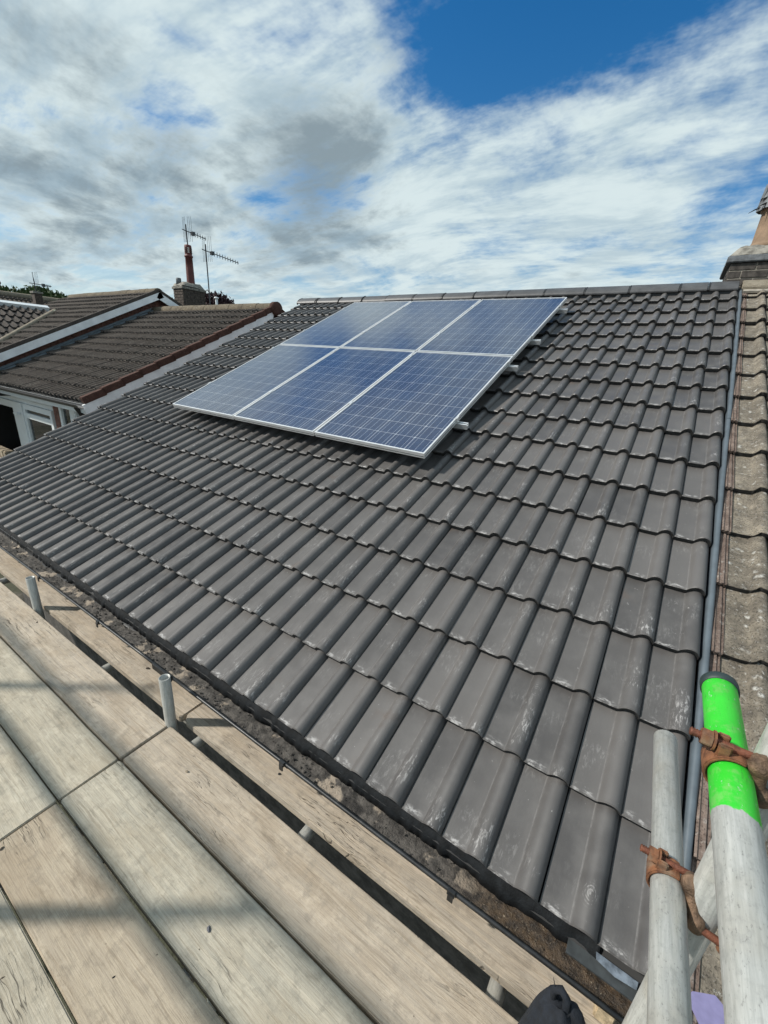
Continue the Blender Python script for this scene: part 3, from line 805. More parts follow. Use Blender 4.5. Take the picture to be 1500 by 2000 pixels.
# boxed eaves end and gutter
MB().prism([(H2Y - .02, H2Z - .13), (H2Y + .42, H2Z + .06), (H2Y + .42, H2Z - .22), (H2Y + .02, H2Z - .22)], H2X1 - .03, H2X1 + .03).build('eaves_box', 'white_board', h2)
gm = MB(); gp = [(-.055 + .055 * math.cos(a), .055 * math.sin(a)) for a in [math.pi + math.pi * k / 8 for k in range(9)]]
n = len(gp); gx = [H2X0 + .0, H2X1 + .02]
gm.add([(x, H2Y + .02 + y, H2Z - .07 + z) for x in gx for y, z in gp], [(i, i + 1, n + i + 1, n + i) for i in range(n - 1)], True)
gm.build('gutter', 'gutter_plastic', h2)
MB().box((H2X0, H2Y + .025, H2Z - .20), (H2X1 - .04, H2Y + .045, H2Z - .07)).build('fascia', 'white_upvc', h2)
MB().box((H2X0, H2Y + .046, H2Z - .215), (H2X1 - .04, H2Y + .36, H2Z - .195)).build('soffit', 'white_upvc', h2)
MB().tube([(-7.72, H2Y - .02, H2Z - .12), (-7.72, H2Y + .10, H2Z - .35), (-7.72, H2Y + .18, H2Z - .42), (-7.72, H2Y + .18, -2.7)], .034, 10).build('downpipe', 'gutter_plastic', h2)
# front wall with windows and a door, Y = 2.15
FY = 2.17
def wallbox(name, x0, x1, z0, z1, mat, y0=FY, y1=FY + .25, parent=h2, **k):
    return MB().box((x0, y0, z0), (x1, y1, z1)).build(name, mat, parent, **k)
wallbox('front_wall', -9.66, -9.36, -2.75, .47, 'brick_red')
wallbox('front_wall', -9.36, -8.48, -2.75, -.55, 'brick_red')
wallbox('front_wall', -8.48, -7.80, -2.75, .47, 'brick_red')
wallbox('cladding', -14.0, -9.66, .26, .47, 'white_upvc')
for z in (.30, .345, .39, .435):
    wallbox('cladding_board', -14.0, -9.665, z, z + .036, 'white_upvc', FY - .012, FY - .001)
wallbox('back_room', -16.0, -8.3, -2.7, .25, 'painted_shade', FY + 1.2, FY + 1.3)  # near-black sheet: the room's unlit depth is put into its colour
wallbox('room_side', -13.75, -13.65, -2.7, .25, 'painted_shade', FY + .01, FY + 1.19)  # side sheet in the same near-black, so the doorway looks unlit
def window(x0, x1, z0, z1, name, bar=None, t=.07, curtains=0):
    f = MB().box((x0, FY - .03, z0), (x0 + t, FY + .05, z1)).box((x1 - t, FY - .03, z0), (x1, FY + .05, z1))
    f.box((x0 + t, FY - .03, z0), (x1 - t, FY + .05, z0 + t)).box((x0 + t, FY - .03, z1 - t), (x1 - t, FY + .05, z1))
    if bar: f.box((x0 + t, FY - .026, bar), (x1 - t, FY + .046, bar + t))
    o = f.build(name, 'white_upvc', h2)
    MB().box((x0 + t, FY + .005, z0 + t), (x1 - t, FY + .012, z1 - t)).build('pane', 'window_glass', o)
    for k in range(curtains):
        xx = x0 + t + (x1 - x0 - 2 * t) * (k + .5) / curtains
        MB().tube([(xx, FY + .10, z0), (xx + .02, FY + .10, z1)], .055 if k % 2 else .04, 8).build('curtain_fold', 'curtain', o)
    return o
window(-11.10, -9.70, -.62, .255, 'window', -.02, .10, 6)
window(-9.33, -8.80, -.60, .47, 'window', None, .09, 0)
wallbox('window_post', -8.80, -8.66, -.60, .47, 'white_upvc', FY - .04, FY + .06)
window(-8.66, -8.47, -.6, .47, 'window', None, .03)
# door jamb with its handle, opening to a dark room on the left
jb = wallbox('door_post', -11.62, -11.10, -2.5, .257, 'white_upvc', FY - .05, FY + .06)
MB().box((-11.30, FY - .12, .02), (-11.20, FY - .06, .06)).box((-11.40, FY - .12, .03), (-11.30, FY - .10, .05)).build('door_handle', 'white_upvc', jb)
wallbox('door_head', -13.6, -11.62, .12, .257, 'white_upvc', FY - .05, FY + .06)
# things in the garden seen left of the door post
gs = MB()
for k in range(26):
    x = -13.4 + (k % 9) * .22 + rt.uniform(-.05, .05); z = -1.45 + (k // 9) * .2
    gs.box((x, 1.95, z), (x + .20, 2.12, z + .18))
gw = gs.build('garden_wall', 'garden_stone', None, bevel=.02)
tag(gw, 'low tan stone garden wall beside the white door post', 'wall')
MB().box((-13.5, 1.94, -2.75), (-11.6, 2.14, -1.452)).build('wall_base', 'garden_stone', gw)

# ================================================================== HOUSE 3 (further left, raised gable over house 2)
h3 = thing('bungalow', (-14.5, 5, -2.75), 'taller far bungalow, weathered white bargeboard rising over the brown roof', 'house')
PI3 = R(25.5)
X3 = -11.86; r3Y, r3Z = 5.66, 2.88
L3 = 4.5
P3 = plane_M((0, r3Y - L3 * math.cos(PI3), r3Z - L3 * math.sin(PI3)), PI3)
valley = lambda p: p.y > 4.26 - (max(p.x, -30 - p.x) + 14.63) * (1.79 / 1.84) - .03
d3 = MB().box((-17.3, 0, -.10), (X3 - .02, L3, -.07), P3)
d3.add([(-17.3, r3Y, r3Z - .07), (X3, r3Y, r3Z - .07), (X3, r3Y + 4, r3Z - 1.98), (-17.3, r3Y + 4, r3Z - 1.98)], [(0, 1, 2, 3)])
d3 = d3.build('roof', 'roof_deck', h3)
sloped_tiles(d3, P3, 18, 14, .300, .322, far_tile, keep=valley, seed=31, x_right=X3 - .02)
for k in range(11):
    a = X3 - .0 - (k + 1) * .46
    MB().tube([(a + .005, r3Y, r3Z - .07), (a + .455, r3Y, r3Z - .07)], .13, 14).build('ridge_tile', 'lichen_ridge', d3, Matrix.Translation((0, 0, rt.uniform(-.008, .008))))
MB().box((X3 - .05, 0, -.04), (X3 + .03, L3, .03), P3).build('verge_bedding', 'dark_pantile', h3)
MB().box((X3 - .01, -.1, -.185), (X3 + .03, L3 + .03, -.042), P3).build('bargeboard', 'white_board', h3)
Pb3 = Matrix.Translation((0, 2 * r3Y, 0)) @ Matrix.Scale(-1, 4, (0, 1, 0)) @ P3
MB().box((X3 - .01, 3.2, -.20), (X3 + .03, L3 - .01, -.042), Pb3).build('bargeboard', 'white_board', h3)
MB().box((X3 - .05, 3.2, -.04), (X3 + .03, L3, .03), Pb3).build('verge_bedding', 'dark_pantile', h3)
gY0 = r3Y - L3 * math.cos(PI3) + .1
MB().prism([(3.45, -2.75), (2 * r3Y - gY0, -2.75), (2 * r3Y - gY0, r3Z - L3 * math.sin(PI3) - .1), (r3Y, r3Z - .16), (gY0, r3Z - L3 * math.sin(PI3) - .1), (gY0, .60), (3.45, .60)], H2X0 - .28, H2X0 - .02).build('gable_wall', 'brick_red', h3)
# brick courses showing between bargeboard and flashing, stepped like the photo
bj = MB(); rr = random.Random(5)
z = .7; k = 0
while z < 2.75:
    yl = H2Y + (z - H2Z) / math.tan(PITCH) - .1
    y = yl - .8 - (.1125 if k % 2 else 0)
    yy0 = y
    while y < yl + .1:
        zt = r3Z - (r3Y - y) * math.tan(PI3) - .22
        if z < zt and y < r3Y + .3: bj.box((H2X0 - .03, y, z), (H2X0 - .006 + rr.uniform(0, .012), y + .213, z + .064))
        y += .225
    z += .075; k += 1
o = bj.build('brickwork', 'brick_red', h3); o['kind'] = 'stuff'
MB().box((H2X0 - .02, -.1, -.02), (H2X0 + .02, L2 - .02, .07), P2).build('step_flashing', 'lead_flashing', h3)
MB().box((H2X0 + .021, -.1, .0), (H2X0 + .12, L2 - .02, .028), P2).build('flashing_apron', 'lead_flashing', h3)
MB().box((X3 - .4, gY0 - .16, 1.0), (X3 + .04, gY0 - .13, 1.32)).build('eaves_box', 'white_board', h3)
# wing roof with bold pantiles and white gutter along its top
PWm = Matrix(((0, -math.cos(PI3), math.sin(PI3), -15.0 + 4.2 * math.cos(PI3)), (1, 0, 0, 0), (0, math.sin(PI3), math.cos(PI3), 2.30 - 4.2 * math.sin(PI3)), (0, 0, 0, 1)))
d4 = MB().box((-1.5, 0, -.11), (4.35, 4.2, -.08), PWm).build('wing_roof', 'roof_deck', h3)
keepw = lambda p: p.y < 4.26 - (p.x + 14.63) * (1.79 / 1.84) + .12
sloped_tiles(d4, PWm, 17, 13, .330, .322, pan_tile, keep=keepw, seed=41, x_right=4.2)
MB().box((-1.5, 4.17, -.06), (4.3, 4.30, .06), PWm).build('white_capping', 'white_upvc', h3)
va, vb = Vector((-14.7, 4.33, 2.27)), Vector((-12.2, 1.90, 1.11))
MB().tube([va, vb], .055, 8).build('valley_mortar', 'stone_ridge', h3)

# far roof beyond, with a stub chimney, and its aerial
h5 = thing('far_house', (-23, 6, -2.75), 'distant roof with stub chimney at the far left under the wooded hill', 'house')
PFm = Matrix(((0, -math.cos(PI3), math.sin(PI3), -24 + 4.2 * math.cos(PI3)), (1, 0, 0, 0), (0, math.sin(PI3), math.cos(PI3), 3.22 - 4.2 * math.sin(PI3)), (0, 0, 0, 1)))
d5 = MB().box((1.0, 0, -.11), (9.2, 4.2, -.08), PFm).build('roof', 'roof_deck', h5)
ft = MB()
for c in range(13):
    for k in range(27):
        Mt = PFm @ Matrix.Translation((1.0 + k * .30, c * .322 + rt.uniform(-.01, .01), rt.uniform(-.005, .005)))
        ft.add([Mt @ Vector(p) for p in fmb.v], fmb.f)
o = ft.build('roof_tiles', 'brown_tile', d5); o['kind'] = 'stuff'
MB().tube([(-24, 1.0, 3.20), (-24, 9.2, 3.24)], .12, 10).build('ridge', 'stone_ridge', h5)
MB().box((-27.5, 1.6, -2.75), (-20.6, 8.8, 1.5)).build('wall', 'brick_red', h5)
MB().box((-19.16, 5.35, 1.9), (-18.92, 5.57, 3.0)).build('stub_chimney', 'brick_dark', h5)
MB().box((-19.19, 5.32, 3.0), (-18.89, 5.60, 3.06)).build('chimney_cap', 'flaunching', h5)

# ------------------------------------------------------------------ left chimney stack with tall red pot
lc = thing('chimney', (-12.9, 7.0, 1.8), 'squat dark brick chimney with tall red clay pot behind the brown roof', 'chimney')
LX0, LX1, LY0, LY1 = -13.25, -12.78, 6.92, 7.62
MB().box((LX0, LY0, 1.5), (LX1, LY1, 3.16)).build('stack', 'dark_render', lc)
brick_wall(lc, 0, LX1 - LX0, 0, 1.05, Matrix(((1, 0, 0, LX0), (0, -1, 0, LY0), (0, 0, 1, 2.12), (0, 0, 0, 1))), 'brick_dark', seed=8, t=.012, gap=.014)
brick_wall(lc, 0, LY1 - LY0, 0, 1.05, Matrix(((0, 1, 0, LX1), (1, 0, 0, LY0), (0, 0, 1, 2.12), (0, 0, 0, 1))), 'brick_dark', seed=9, t=.012, gap=.014)
MB().box((LX0 - .04, LY0 - .04, 3.162), (LX1 + .04, LY1 + .04, 3.23)).build('oversailing_course', 'flaunching', lc, bevel=.01)
fl = MB(); vs = []
for k in range(4):
    s = k / 3
    ring = []
    x0, x1, y0, y1 = LX0 - .03 + .15 * s, LX1 + .03 - .15 * s, LY0 - .03 + .2 * s, LY1 + .03 - .2 * s
    for i in range(6): ring.append((x0 + (x1 - x0) * i / 6, y0))
    for i in range(6): ring.append((x1, y0 + (y1 - y0) * i / 6))
    for i in range(6): ring.append((x1 - (x1 - x0) * i / 6, y1))
    for i in range(6): ring.append((x0, y1 - (y1 - y0) * i / 6))
    vs += [(x + rt.uniform(-.02, .02), y + rt.uniform(-.02, .02), 3.231 + .14 * (1 - (1 - s) ** 2) + rt.uniform(-.02, .02)) for x, y in ring]
fl.add(vs, [(k * 24 + i, k * 24 + (i + 1) % 24, (k + 1) * 24 + (i + 1) % 24, (k + 1) * 24 + i) for k in range(3) for i in range(24)] + [tuple(72 + i for i in range(24))], True).build('flaunching', 'flaunching', lc)
pxx, pyy = -12.98, 7.32
pot(lc, pxx, pyy, 3.26, [(0, .0), (.118, .0), (.113, .1), (.105, .50), (.098, .78), (.116, .79), (.116, .83), (.097, .84), (.095, .86)], 'red_clay')
hd = MB().lathe([(.095, .86), (.098, .88), (.098, 1.07), (.088, 1.10), (.0, 1.11)], 24, (pxx, pyy, 3.26))
hd = hd.build('pot_top', 'red_clay', lc)
for k in range(8):
    a = k * math.pi / 4 + .3
    for zz in (.91, .96, 1.01):
        c_ = Vector((pxx + .097 * math.cos(a), pyy + .097 * math.sin(a), 3.26 + zz))
        MB().box((-.004, -.022, -.016), (.006, .022, .016), Matrix.Translation(c_) @ Matrix.Rotation(a, 4, 'Z')).build('vent_slot', 'curtain' if k % 2 else 'soot_black', hd)
pot(lc, -13.12, 7.02, 3.30, [(.0, 0), (.075, .0), (.07, .16), (.06, .17), (0, .17)], 'slate', 'stub_pot')
def aerial(name, base, top, boom_dir, length, label, nel, cat='aerial', roll=0, el=.16):
    base, top = Vector(base), Vector(top)
    r_ = thing(name, base, label, cat)
    MB().tube([base, top], .017, 8).build('mast', 'aerial_metal', r_)
    bd = Vector(boom_dir).normalized(); st = top + Vector((0, 0, -.16))
    bo = MB().tube([st - bd * .15, st + bd * length], .012, 8).build('boom', 'aerial_metal', r_)
    side = Vector((0, 0, 1)); side = (side - bd * side.dot(bd)).normalized()
    other = bd.cross(side)
    for k in range(nel):
        p = st + bd * (.35 + (length - .38) * k / max(1, nel - 1)); e = el * (.75 + .25 * (1 - k / nel)) * .42
        MB().tube([p - side * e, p + side * e], .009, 6).build('director', 'aerial_metal', bo)
    for k in (-3, -2, -1, 1, 2, 3):
        p = st + bd * (.02 + .012 * abs(k)) + other * k * .05
        MB().tube([p - side * .27, p + side * .36], .0038, 6).build('reflector_rod', 'aerial_metal', bo)
    MB().box((-.05, -.04, -.05), (.05, .04, .04), Matrix.Translation(st + bd * .26)).build('dipole_box', 'aerial_metal', bo)
    return r_
bdir = Vector((.86, .35, -.02))
aerial('television_aerial', (pxx, pyy, 4.34), (pxx - .02, pyy, 4.88), (-.25, .95, 0), .80, 'short television aerial on a mast above the red chimney pot', 5)
aerial('television_aerial', (-12.30, 7.45, 2.3), (-12.33, 7.45, 4.36), (-.25, .95, 0), 1.45, 'long television aerial on thin mast right of the red pot', 10)
aerial('television_aerial', (-19.05, 5.46, 3.06), (-19.05, 5.46, 3.46), (-.1, .9, 0), .5, 'tiny far television aerial above the left roofs', 4, el=.1)
vp = thing('vent_pipe', (-9.66, 5.78, 2.4), 'small white vent pipe poking over the brown roof ridge', 'pipe')
MB().tube([(-9.66, 5.78, 2.3), (-9.66, 5.78, 2.66)], .028, 10).build('pipe', 'white_upvc', vp)
MB().lathe([(0.02, 0), (.055, .0), (.045, .03), (0, .04)], 12, (-9.66, 5.78, 2.65)).build('pipe_cap', 'white_upvc', vp)

# ------------------------------------------------------------------ vegetation
def leaves(m, centre, rad, n, size, rr, squash=(1, 1, 1)):
    for _ in range(n):
        while True:
            p = Vector((rr.uniform(-1, 1), rr.uniform(-1, 1), rr.uniform(-1, 1)))
            if p.length < 1: break
        p = p * (.55 + .45 * rr.random())
        q = Vector(centre) + Vector((p.x * rad * squash[0], p.y * rad * squash[1], p.z * rad * squash[2]))
        E = Euler((rr.uniform(0, 6), rr.uniform(0, 6), rr.uniform(0, 6))).to_matrix()
        s = size * rr.uniform(.6, 1.3)
        m.add([q + E @ Vector(v) for v in ((-s, 0, 0), (0, -.45 * s, .1 * s), (s, 0, 0), (0, .45 * s, .1 * s))], [(0, 1, 2, 3)])
def tree(base, h, lobes, n, size, mat, label, seed):
    rr = random.Random(seed); base = Vector(base)
    r_ = thing('tree', base, label, 'tree')
    tk = MB().tube([base, base + Vector((.1, 0, h * .4)), base + Vector((0, .05, h * .75))], [.16, .11, .05], 8)
    for (lx, ly, lz, lr) in lobes:
        tk.tube([base + Vector((0, 0, h * .35)), base + Vector((lx * .6, ly * .6, lz * .8)), base + Vector((lx, ly, lz))], [.07, .045, .015], 6)
    tk.build('trunk', 'bark', r_)
    m = MB()
    for (lx, ly, lz, lr) in lobes: leaves(m, base + Vector((lx, ly, lz)), lr, int(n * lr), size, rr)
    m.build('crown', mat, r_)
def dirpt(px, py, dist):
    k = (FWD * 804.1 + RIGHT * (px - 750) + DOWN * (py - 1000)).normalized(); return CAM + k * dist
bp = dirpt(428, 596, 24)
rr = random.Random(2)
bl = []
for px, py, rad in ((400, 592, .55), (412, 586, .5), (426, 588, .5), (438, 592, .45), (448, 597, .35), (420, 600, .7), (408, 604, .7), (440, 606, .6), (455, 603, .28)):
    q = dirpt(px, py, 24 + rr.uniform(-.6, .6)); bl.append((q.x - bp.x, q.y - bp.y, q.z + 2.75, rad))
tree((bp.x, bp.y, -2.75), bp.z + 2.75, bl, 560, .085, 'leaf_purple', 'dark purple leaved tree showing behind the chimney and brown ridge', 3)
# wooded hill on the far left
hm = MB(); N = 40; vs = []; fs = []
def hill_h(az):          # elevation profile seen from the camera, in tangent
    return .010 + .062 / (1 + math.exp(-(az - 155.0) / 1.6)) + .004 * math.sin(az * 1.3)
for j in range(7):
    for i in range(N + 1):
        az = 118 + 90 * i / N; dist = 110 + 22 * j
        s = math.sin(math.pi * min(1, j / 5)) if j < 6 else .0
        zt = -2.75 + (4.2 + 198 * hill_h(az)) * math.sin(math.pi / 2 * min(1, j / 4)) * (1 if j <= 4 else .7)
        vs.append((CAM.x + dist * math.cos(R(az)), CAM.y + dist * math.sin(R(az)), zt))
for j in range(6):
    for i in range(N):
        a = j * (N + 1) + i; fs.append((a, a + 1, a + N + 2, a + N + 1))
hm.add(vs, fs, True)
tag(hm.build('hill', 'ground'), None, kind='structure')
wm = MB(); rr = random.Random(9)
for k in range(420):
    az = rr.uniform(150, 186); j = rr.uniform(1.5, 4.5); dist = 110 + 22 * j
    z0 = -2.75 + (4.2 + 198 * hill_h(az)) * math.sin(math.pi / 2 * min(1, j / 4))
    q = (CAM.x + dist * math.cos(R(az)), CAM.y + dist * math.sin(R(az)), z0 + rr.uniform(.5, 1.6))
    leaves(wm, q, rr.uniform(1.8, 3.4), 75, .75, rr, (1, 1, .8))
tag(wm.build('woodland', 'leaf_green'), 'dark green wooded hill on the horizon at far left', 'woodland', kind='stuff')

# ================================================================== GUTTER along the eaves
gut = thing('gutter', (-3, -.04, -.1), 'black half round gutter choked with silt along the eaves', 'gutter')
GYc, GZ, GR = -.035, -.060, .056
gy = lambda x: GYc + .0062 * (x + 2)      # the gutter is not quite parallel to the tiles
def gutter_run(x0, x1, r, dz=0):
    prof = [(r * math.cos(a), r * math.sin(a)) for a in [math.pi + math.pi * k / 14 for k in range(15)]]
    prof = [(-r - .006, .002), (-r - .007, -.004), (-r - .002, -.006)] [::-1] and ([(-r - .002, -.008), (-r - .007, -.004), (-r - .006, .002), (-r - .001, .003)] + prof + [(r + .001, .004)])
    n = len(prof); m = MB(); K = max(2, int((x1 - x0) / .25)); xs = [x0 + (x1 - x0) * i / K for i in range(K + 1)]
    m.add([(x, gy(x) + y, GZ + dz + z + .0025 * math.sin(x * 1.7)) for x in xs for y, z in prof], [(j * n + i, j * n + i + 1, (j + 1) * n + i + 1, (j + 1) * n + i) for j in range(K) for i in range(n - 1)], True)
    return m
for a, b in ((-6.35, -2.10), (-2.06, .03)):
    o = gutter_run(a, b, GR).build('channel', 'gutter_plastic', gut)
    so = o.modifiers.new('thickness', 'SOLIDIFY'); so.thickness = .0022
o = gutter_run(-2.155, -2.005, GR + .004, -.001).build('union_joint', 'gutter_plastic', gut)
so = o.modifiers.new('thickness', 'SOLIDIFY'); so.thickness = .004
MB().box((-2.16, gy(-2.1) - GR - .018, GZ - .02), (-2.00, gy(-2.1) - GR - .005, GZ + .014)).build('union_clip', 'gutter_plastic', gut, bevel=.003)
for x in (-3.56, -2.74, -1.25, -.53, -4.4, -5.2):
    m = MB()
    for k in range(11):
        a = math.pi + math.pi * k / 10; a2 = math.pi + math.pi * (k + 1) / 10
        if k < 10:
            r_ = GR + .007
            p = [(x - .012, gy(x) + r_ * math.cos(a), GZ + r_ * math.sin(a)), (x + .012, gy(x) + r_ * math.cos(a), GZ + r_ * math.sin(a)), (x + .012, gy(x) + r_ * math.cos(a2), GZ + r_ * math.sin(a2)), (x - .012, gy(x) + r_ * math.cos(a2), GZ + r_ * math.sin(a2))]
            m.add(p, [(0, 1, 2, 3)])
    m.box((x - .012, gy(x) - GR - .014, GZ - .012), (x + .012, gy(x) - GR - .004, GZ + .008))
    m.box((x - .008, gy(x) - GR - .018, GZ - .030), (x + .010, gy(x) - GR - .0135, GZ - .002))
    m.build('bracket', 'gutter_plastic', gut)
# silt filling
def silt():
    m = MB(); X0, X1, NX, NY = -6.3, .02, 900, 12
    vs = []; fs = []
    for i in range(NX + 1):
        x = X0 + (X1 - X0) * i / NX
        for j in range(NY + 1):
            y = -.050 + .100 * j / NY
            q = Vector((x * 9, y * 22, 0))
            zz = -.034 + .009 * noise.noise(q * .7) + .006 * noise.noise(q * 3.1 + Vector((5, 2, 1))) + .003 * noise.noise(q * 8)
            if x > -.55: zz += .008
            lim = GR * GR - y * y
            vs.append((x, gy(x) + y, GZ + max(zz, -math.sqrt(max(lim, 0)) + .002)))
    for i in range(NX):
        for j in range(NY):
            a = i * (NY + 1) + j; fs.append((a, a + 1, a + NY + 2, a + NY + 1))
    m.add(vs, fs, True)
    o = m.build('silt', 'gutter_silt', gut); o['kind'] = 'stuff'
    # crumbs and moss clods lying in the silt
    cm = MB(); rr = random.Random(17)
    for k in range(700):
        x = rr.uniform(-5, 0.0) if k % 3 else rr.choice((-2.9, -1.75, -2.35, -.25, -3.6, -1.2)) + rr.gauss(0, .10)
        y = rr.uniform(-.045, .040)
        q = Vector((x * 9, y * 22, 0))
        zz = GZ - .034 + .009 * noise.noise(q * .7) + .006 * noise.noise(q * 3.1 + Vector((5, 2, 1)))
        s = rr.choice((.002, .003, .003, .004, .007))
        E = Euler((rr.uniform(0, 6), rr.uniform(0, 6), rr.uniform(0, 6))).to_matrix()
        pv = [Vector(v) for v in ((1, 0, 0), (-1, 0, 0), (0, 1, 0), (0, -1, 0), (0, 0, 1), (0, 0, -1))]
        cm.add([Vector((x, gy(x) + y, zz + s * .5)) + E @ (v * s * rr.uniform(.5, 1.2)) for v in pv], [(0, 2, 4), (2, 1, 4), (1, 3, 4), (3, 0, 4), (2, 0, 5), (1, 2, 5), (3, 1, 5), (0, 3, 5)])
    o = cm.build('crumbs', 'gutter_silt', gut); o['kind'] = 'stuff'
silt()
# felt lapping into the gutter
def felt():
    m = MB(); NX = 900; vs = []; fs = []
    for i in range(NX + 1):
        x = -6.3 + (6.16) * i / NX
        wv = .007 * noise.noise(Vector((x * 6, 0, 0))) + .007 * noise.noise(Vector((x * 19, 3, 0))) + .004 * noise.noise(Vector((x * 47, 3, 0)))
        for (y, z) in ((.10, .010), (.05, -.030), (.022 + wv * .6, -.040), (.008 + wv, -.056 + wv * .5), (.002 + wv * 1.5, -.088)):
            vs.append((x, y, z))
    for i in range(NX):
        for j in range(4):
            a = i * 5 + j; fs.append((a, a + 1, a + 6, a + 5))
    m.add(vs, fs, True)
    o = m.build('eaves_felt', 'underlay_felt', roof)
    so = o.modifiers.new('thickness', 'SOLIDIFY'); so.thickness = .002
felt()
MB().box((-.215, -.030, -.064), (-.02, .012, -.059)).build('lead_tray', 'grey_tray', house)
MB().add([(-.150, .002, -.030), (-.05, .000, -.030), (-.05, -.010, -.046), (-.10, -.012, -.052), (-.145, -.006, -.046)], [(0, 1, 2, 3, 4)]).build('clear_film', 'clear_film', house)

# ================================================================== SCAFFOLD
SZ = -.22
sy = lambda x, y: y + .0135 * (x + 2)
SROT = math.atan(.0135)
def board(x0, x1, y0, y1, mat, label, dz=0, clip=.012, seed=0):
    """y0..y1 measured at X = -2"""
    rr = random.Random(seed); t = .038; c = clip
    poly = [(x0 + c, y0), (x1 - c, y0), (x1, y0 + c), (x1, y1 - c), (x1 - c, y1), (x0 + c, y1), (x0, y1 - c), (x0, y0 + c)]
    # long edges slightly uneven
    pts = []
    def edge(ax, ay, bx, by):
        K = 14
        for k in range(K):
            s = k / K; e = rr.uniform(-.0016, .0016) if 0 < k else 0
            pts.append((ax + (bx - ax) * s, ay + (by - ay) * s + e))
    edge(*poly[0], *poly[1]); pts += [poly[1], poly[2], poly[3]]; edge(*poly[4], *poly[5]); pts += [poly[5], poly[6], poly[7]]
    xm, ym = (x0 + x1) / 2, (y0 + y1) / 2
    m = MB().prism([(x - xm, y - ym) for x, y in pts], -t, 0, ax=2)
    M = Matrix.Translation((xm, sy(xm, ym), SZ + dz)) @ Matrix.Rotation(SROT, 4, 'Z') @ Euler((rr.uniform(-.012, .012), rr.uniform(-.0015, .0015), rr.uniform(-.001, .001))).to_matrix().to_4x4()
    o = m.build('scaffold_board', mat, None, M, bevel=.0035)
    return tag(o, label, 'board', 'scaffold boards of the platform')
G = .0040
YB = [-.1805, -.402, -.623, -.840, -1.06]
XJ = -1.905
board(XJ + .004, 1.6, -.128, .095, 'board_pale', 'pale scaffold board under the gutter, right of the upright stub', dz=.004, clip=.028, seed=1)
board(-5.75, XJ - .006, -.128, .095, 'board_pale', 'scaffold board with many drying cracks under the gutter, left of its butt joint', dz=.0, clip=.010, seed=2)
lab_r = ('long scaffold board on the right, beside the open gap along the gutter board', 'pale scaffold board with the broken tile chip lying on it', 'tan scaffold board at lower left, crossed by a wide shadow', 'greyish scaffold board cut off by the bottom left corner')
lab_l = ('far scaffold board left of the cross joint, beside the open gap', 'cracked pale scaffold board at the left edge above the cross joint', 'scaffold board in the left edge just above the cross joint line', 'outermost scaffold board left of the cross joint, outside the lower left corner')
mr = ('board_pale', 'board_grey', 'board_tan', 'board_grey'); ml = ('board_pale', 'board_grey', 'board_grey', 'board_pale')
for i in range(4):
    ya, yb = YB[i + 1] + G, YB[i] - G
    board(XJ + .003, 1.6, ya, yb, mr[i], lab_r[i], dz=rt.uniform(-.002, .003), clip=.006, seed=10 + i)
    if i < 3: board(-5.75, XJ - .003, ya, yb, ml[i], lab_l[i], dz=rt.uniform(-.002, .003), clip=.006, seed=20 + i)
TR = .02415
def pole(name, a, b, label, mat='galvanised_tube', cat='scaffold tube', group=None, hollow=False, capped=False):
    a, b = Vector(a), Vector(b); L = (b - a).length
    M = Matrix.Translation(a) @ (b - a).to_track_quat('Z', 'Y').to_matrix().to_4x4()
    prof = [(TR - .0035, .001), (TR - .001, 0), (TR, .0015), (TR, L - .0015), (TR - .001, L), (TR - .0038, L)]
    m = MB().lathe(prof[1:-1], 28)
    m.lathe([(TR - .001, L), (TR - .004, L), (TR - .0042, L - .25 if L > .3 else 0.02)], 28)
    if not hollow: pass
    m.lathe([(TR - .001, 0), (TR - .004, 0), (TR - .0042, .25 if L > .6 else L - .02)], 28)
    o = m.build(name, mat, None, M)
    return tag(o, label, cat, group), M
# stub uprights in the gap
for (x, ztop, lab) in ((-3.456, .002, 'short upright scaffold tube in the gap, farther left one'), (-1.917, .042, 'short upright scaffold tube standing at the cross joint of the boards')):
    pole('scaffold_standard', (x, sy(x, -.172) + (.0 if x > -2 else .012), -2.75), (x, sy(x, -.172) + (.0 if x > -2 else .012), ztop), lab)
# transoms seen in the gap
for x, lab in ((-4.16, 'cross tube under the boards at the far left of the gap'), (-2.60, 'cross tube under the boards between the two upright stubs'), (-1.77, 'cross tube under the boards just right of the nearer upright stub'),
               (-1.09, 'cross tube under the boards halfway along the gap'), (-.345, 'cross tube under the boards next to the navy cloth')):
    pole('scaffold_transom', (x - .02, -1.5, SZ - .064), (x, .16, SZ - .064), lab, group='cross tubes under the boards')
pole('scaffold_ledger', (-6.2, sy(-6.2, -.030), SZ - .13), (1.4, sy(1.4, -.062), SZ - .13), 'long horizontal tube running below the gap between boards')
pole('scaffold_ledger', (-6.2, sy(-6.2, -1.12), SZ - .115), (1.4, sy(1.4, -1.12), SZ - .115), 'long horizontal tube below the outer edge of the boards')
# outer uprights and guard rails, whose shadows fall across the boards
for x, lab in ((-3.72, 'outer upright tube on the open side of the platform, far one'), (-2.15, 'outer upright tube on the open side of the platform, near one')):
    pole('scaffold_standard', (x, -1.225, -2.75), (x, -1.225, 1.45 if x < -3 else .98), lab)
pole('guard_rail', (-6, -1.175, .60), (-.16, -1.175, .60), 'lower guard rail along the open side of the platform')
pole('guard_rail', (-6, -1.175, .945), (-.16, -1.175, .945), 'upper guard rail along the open side of the platform')
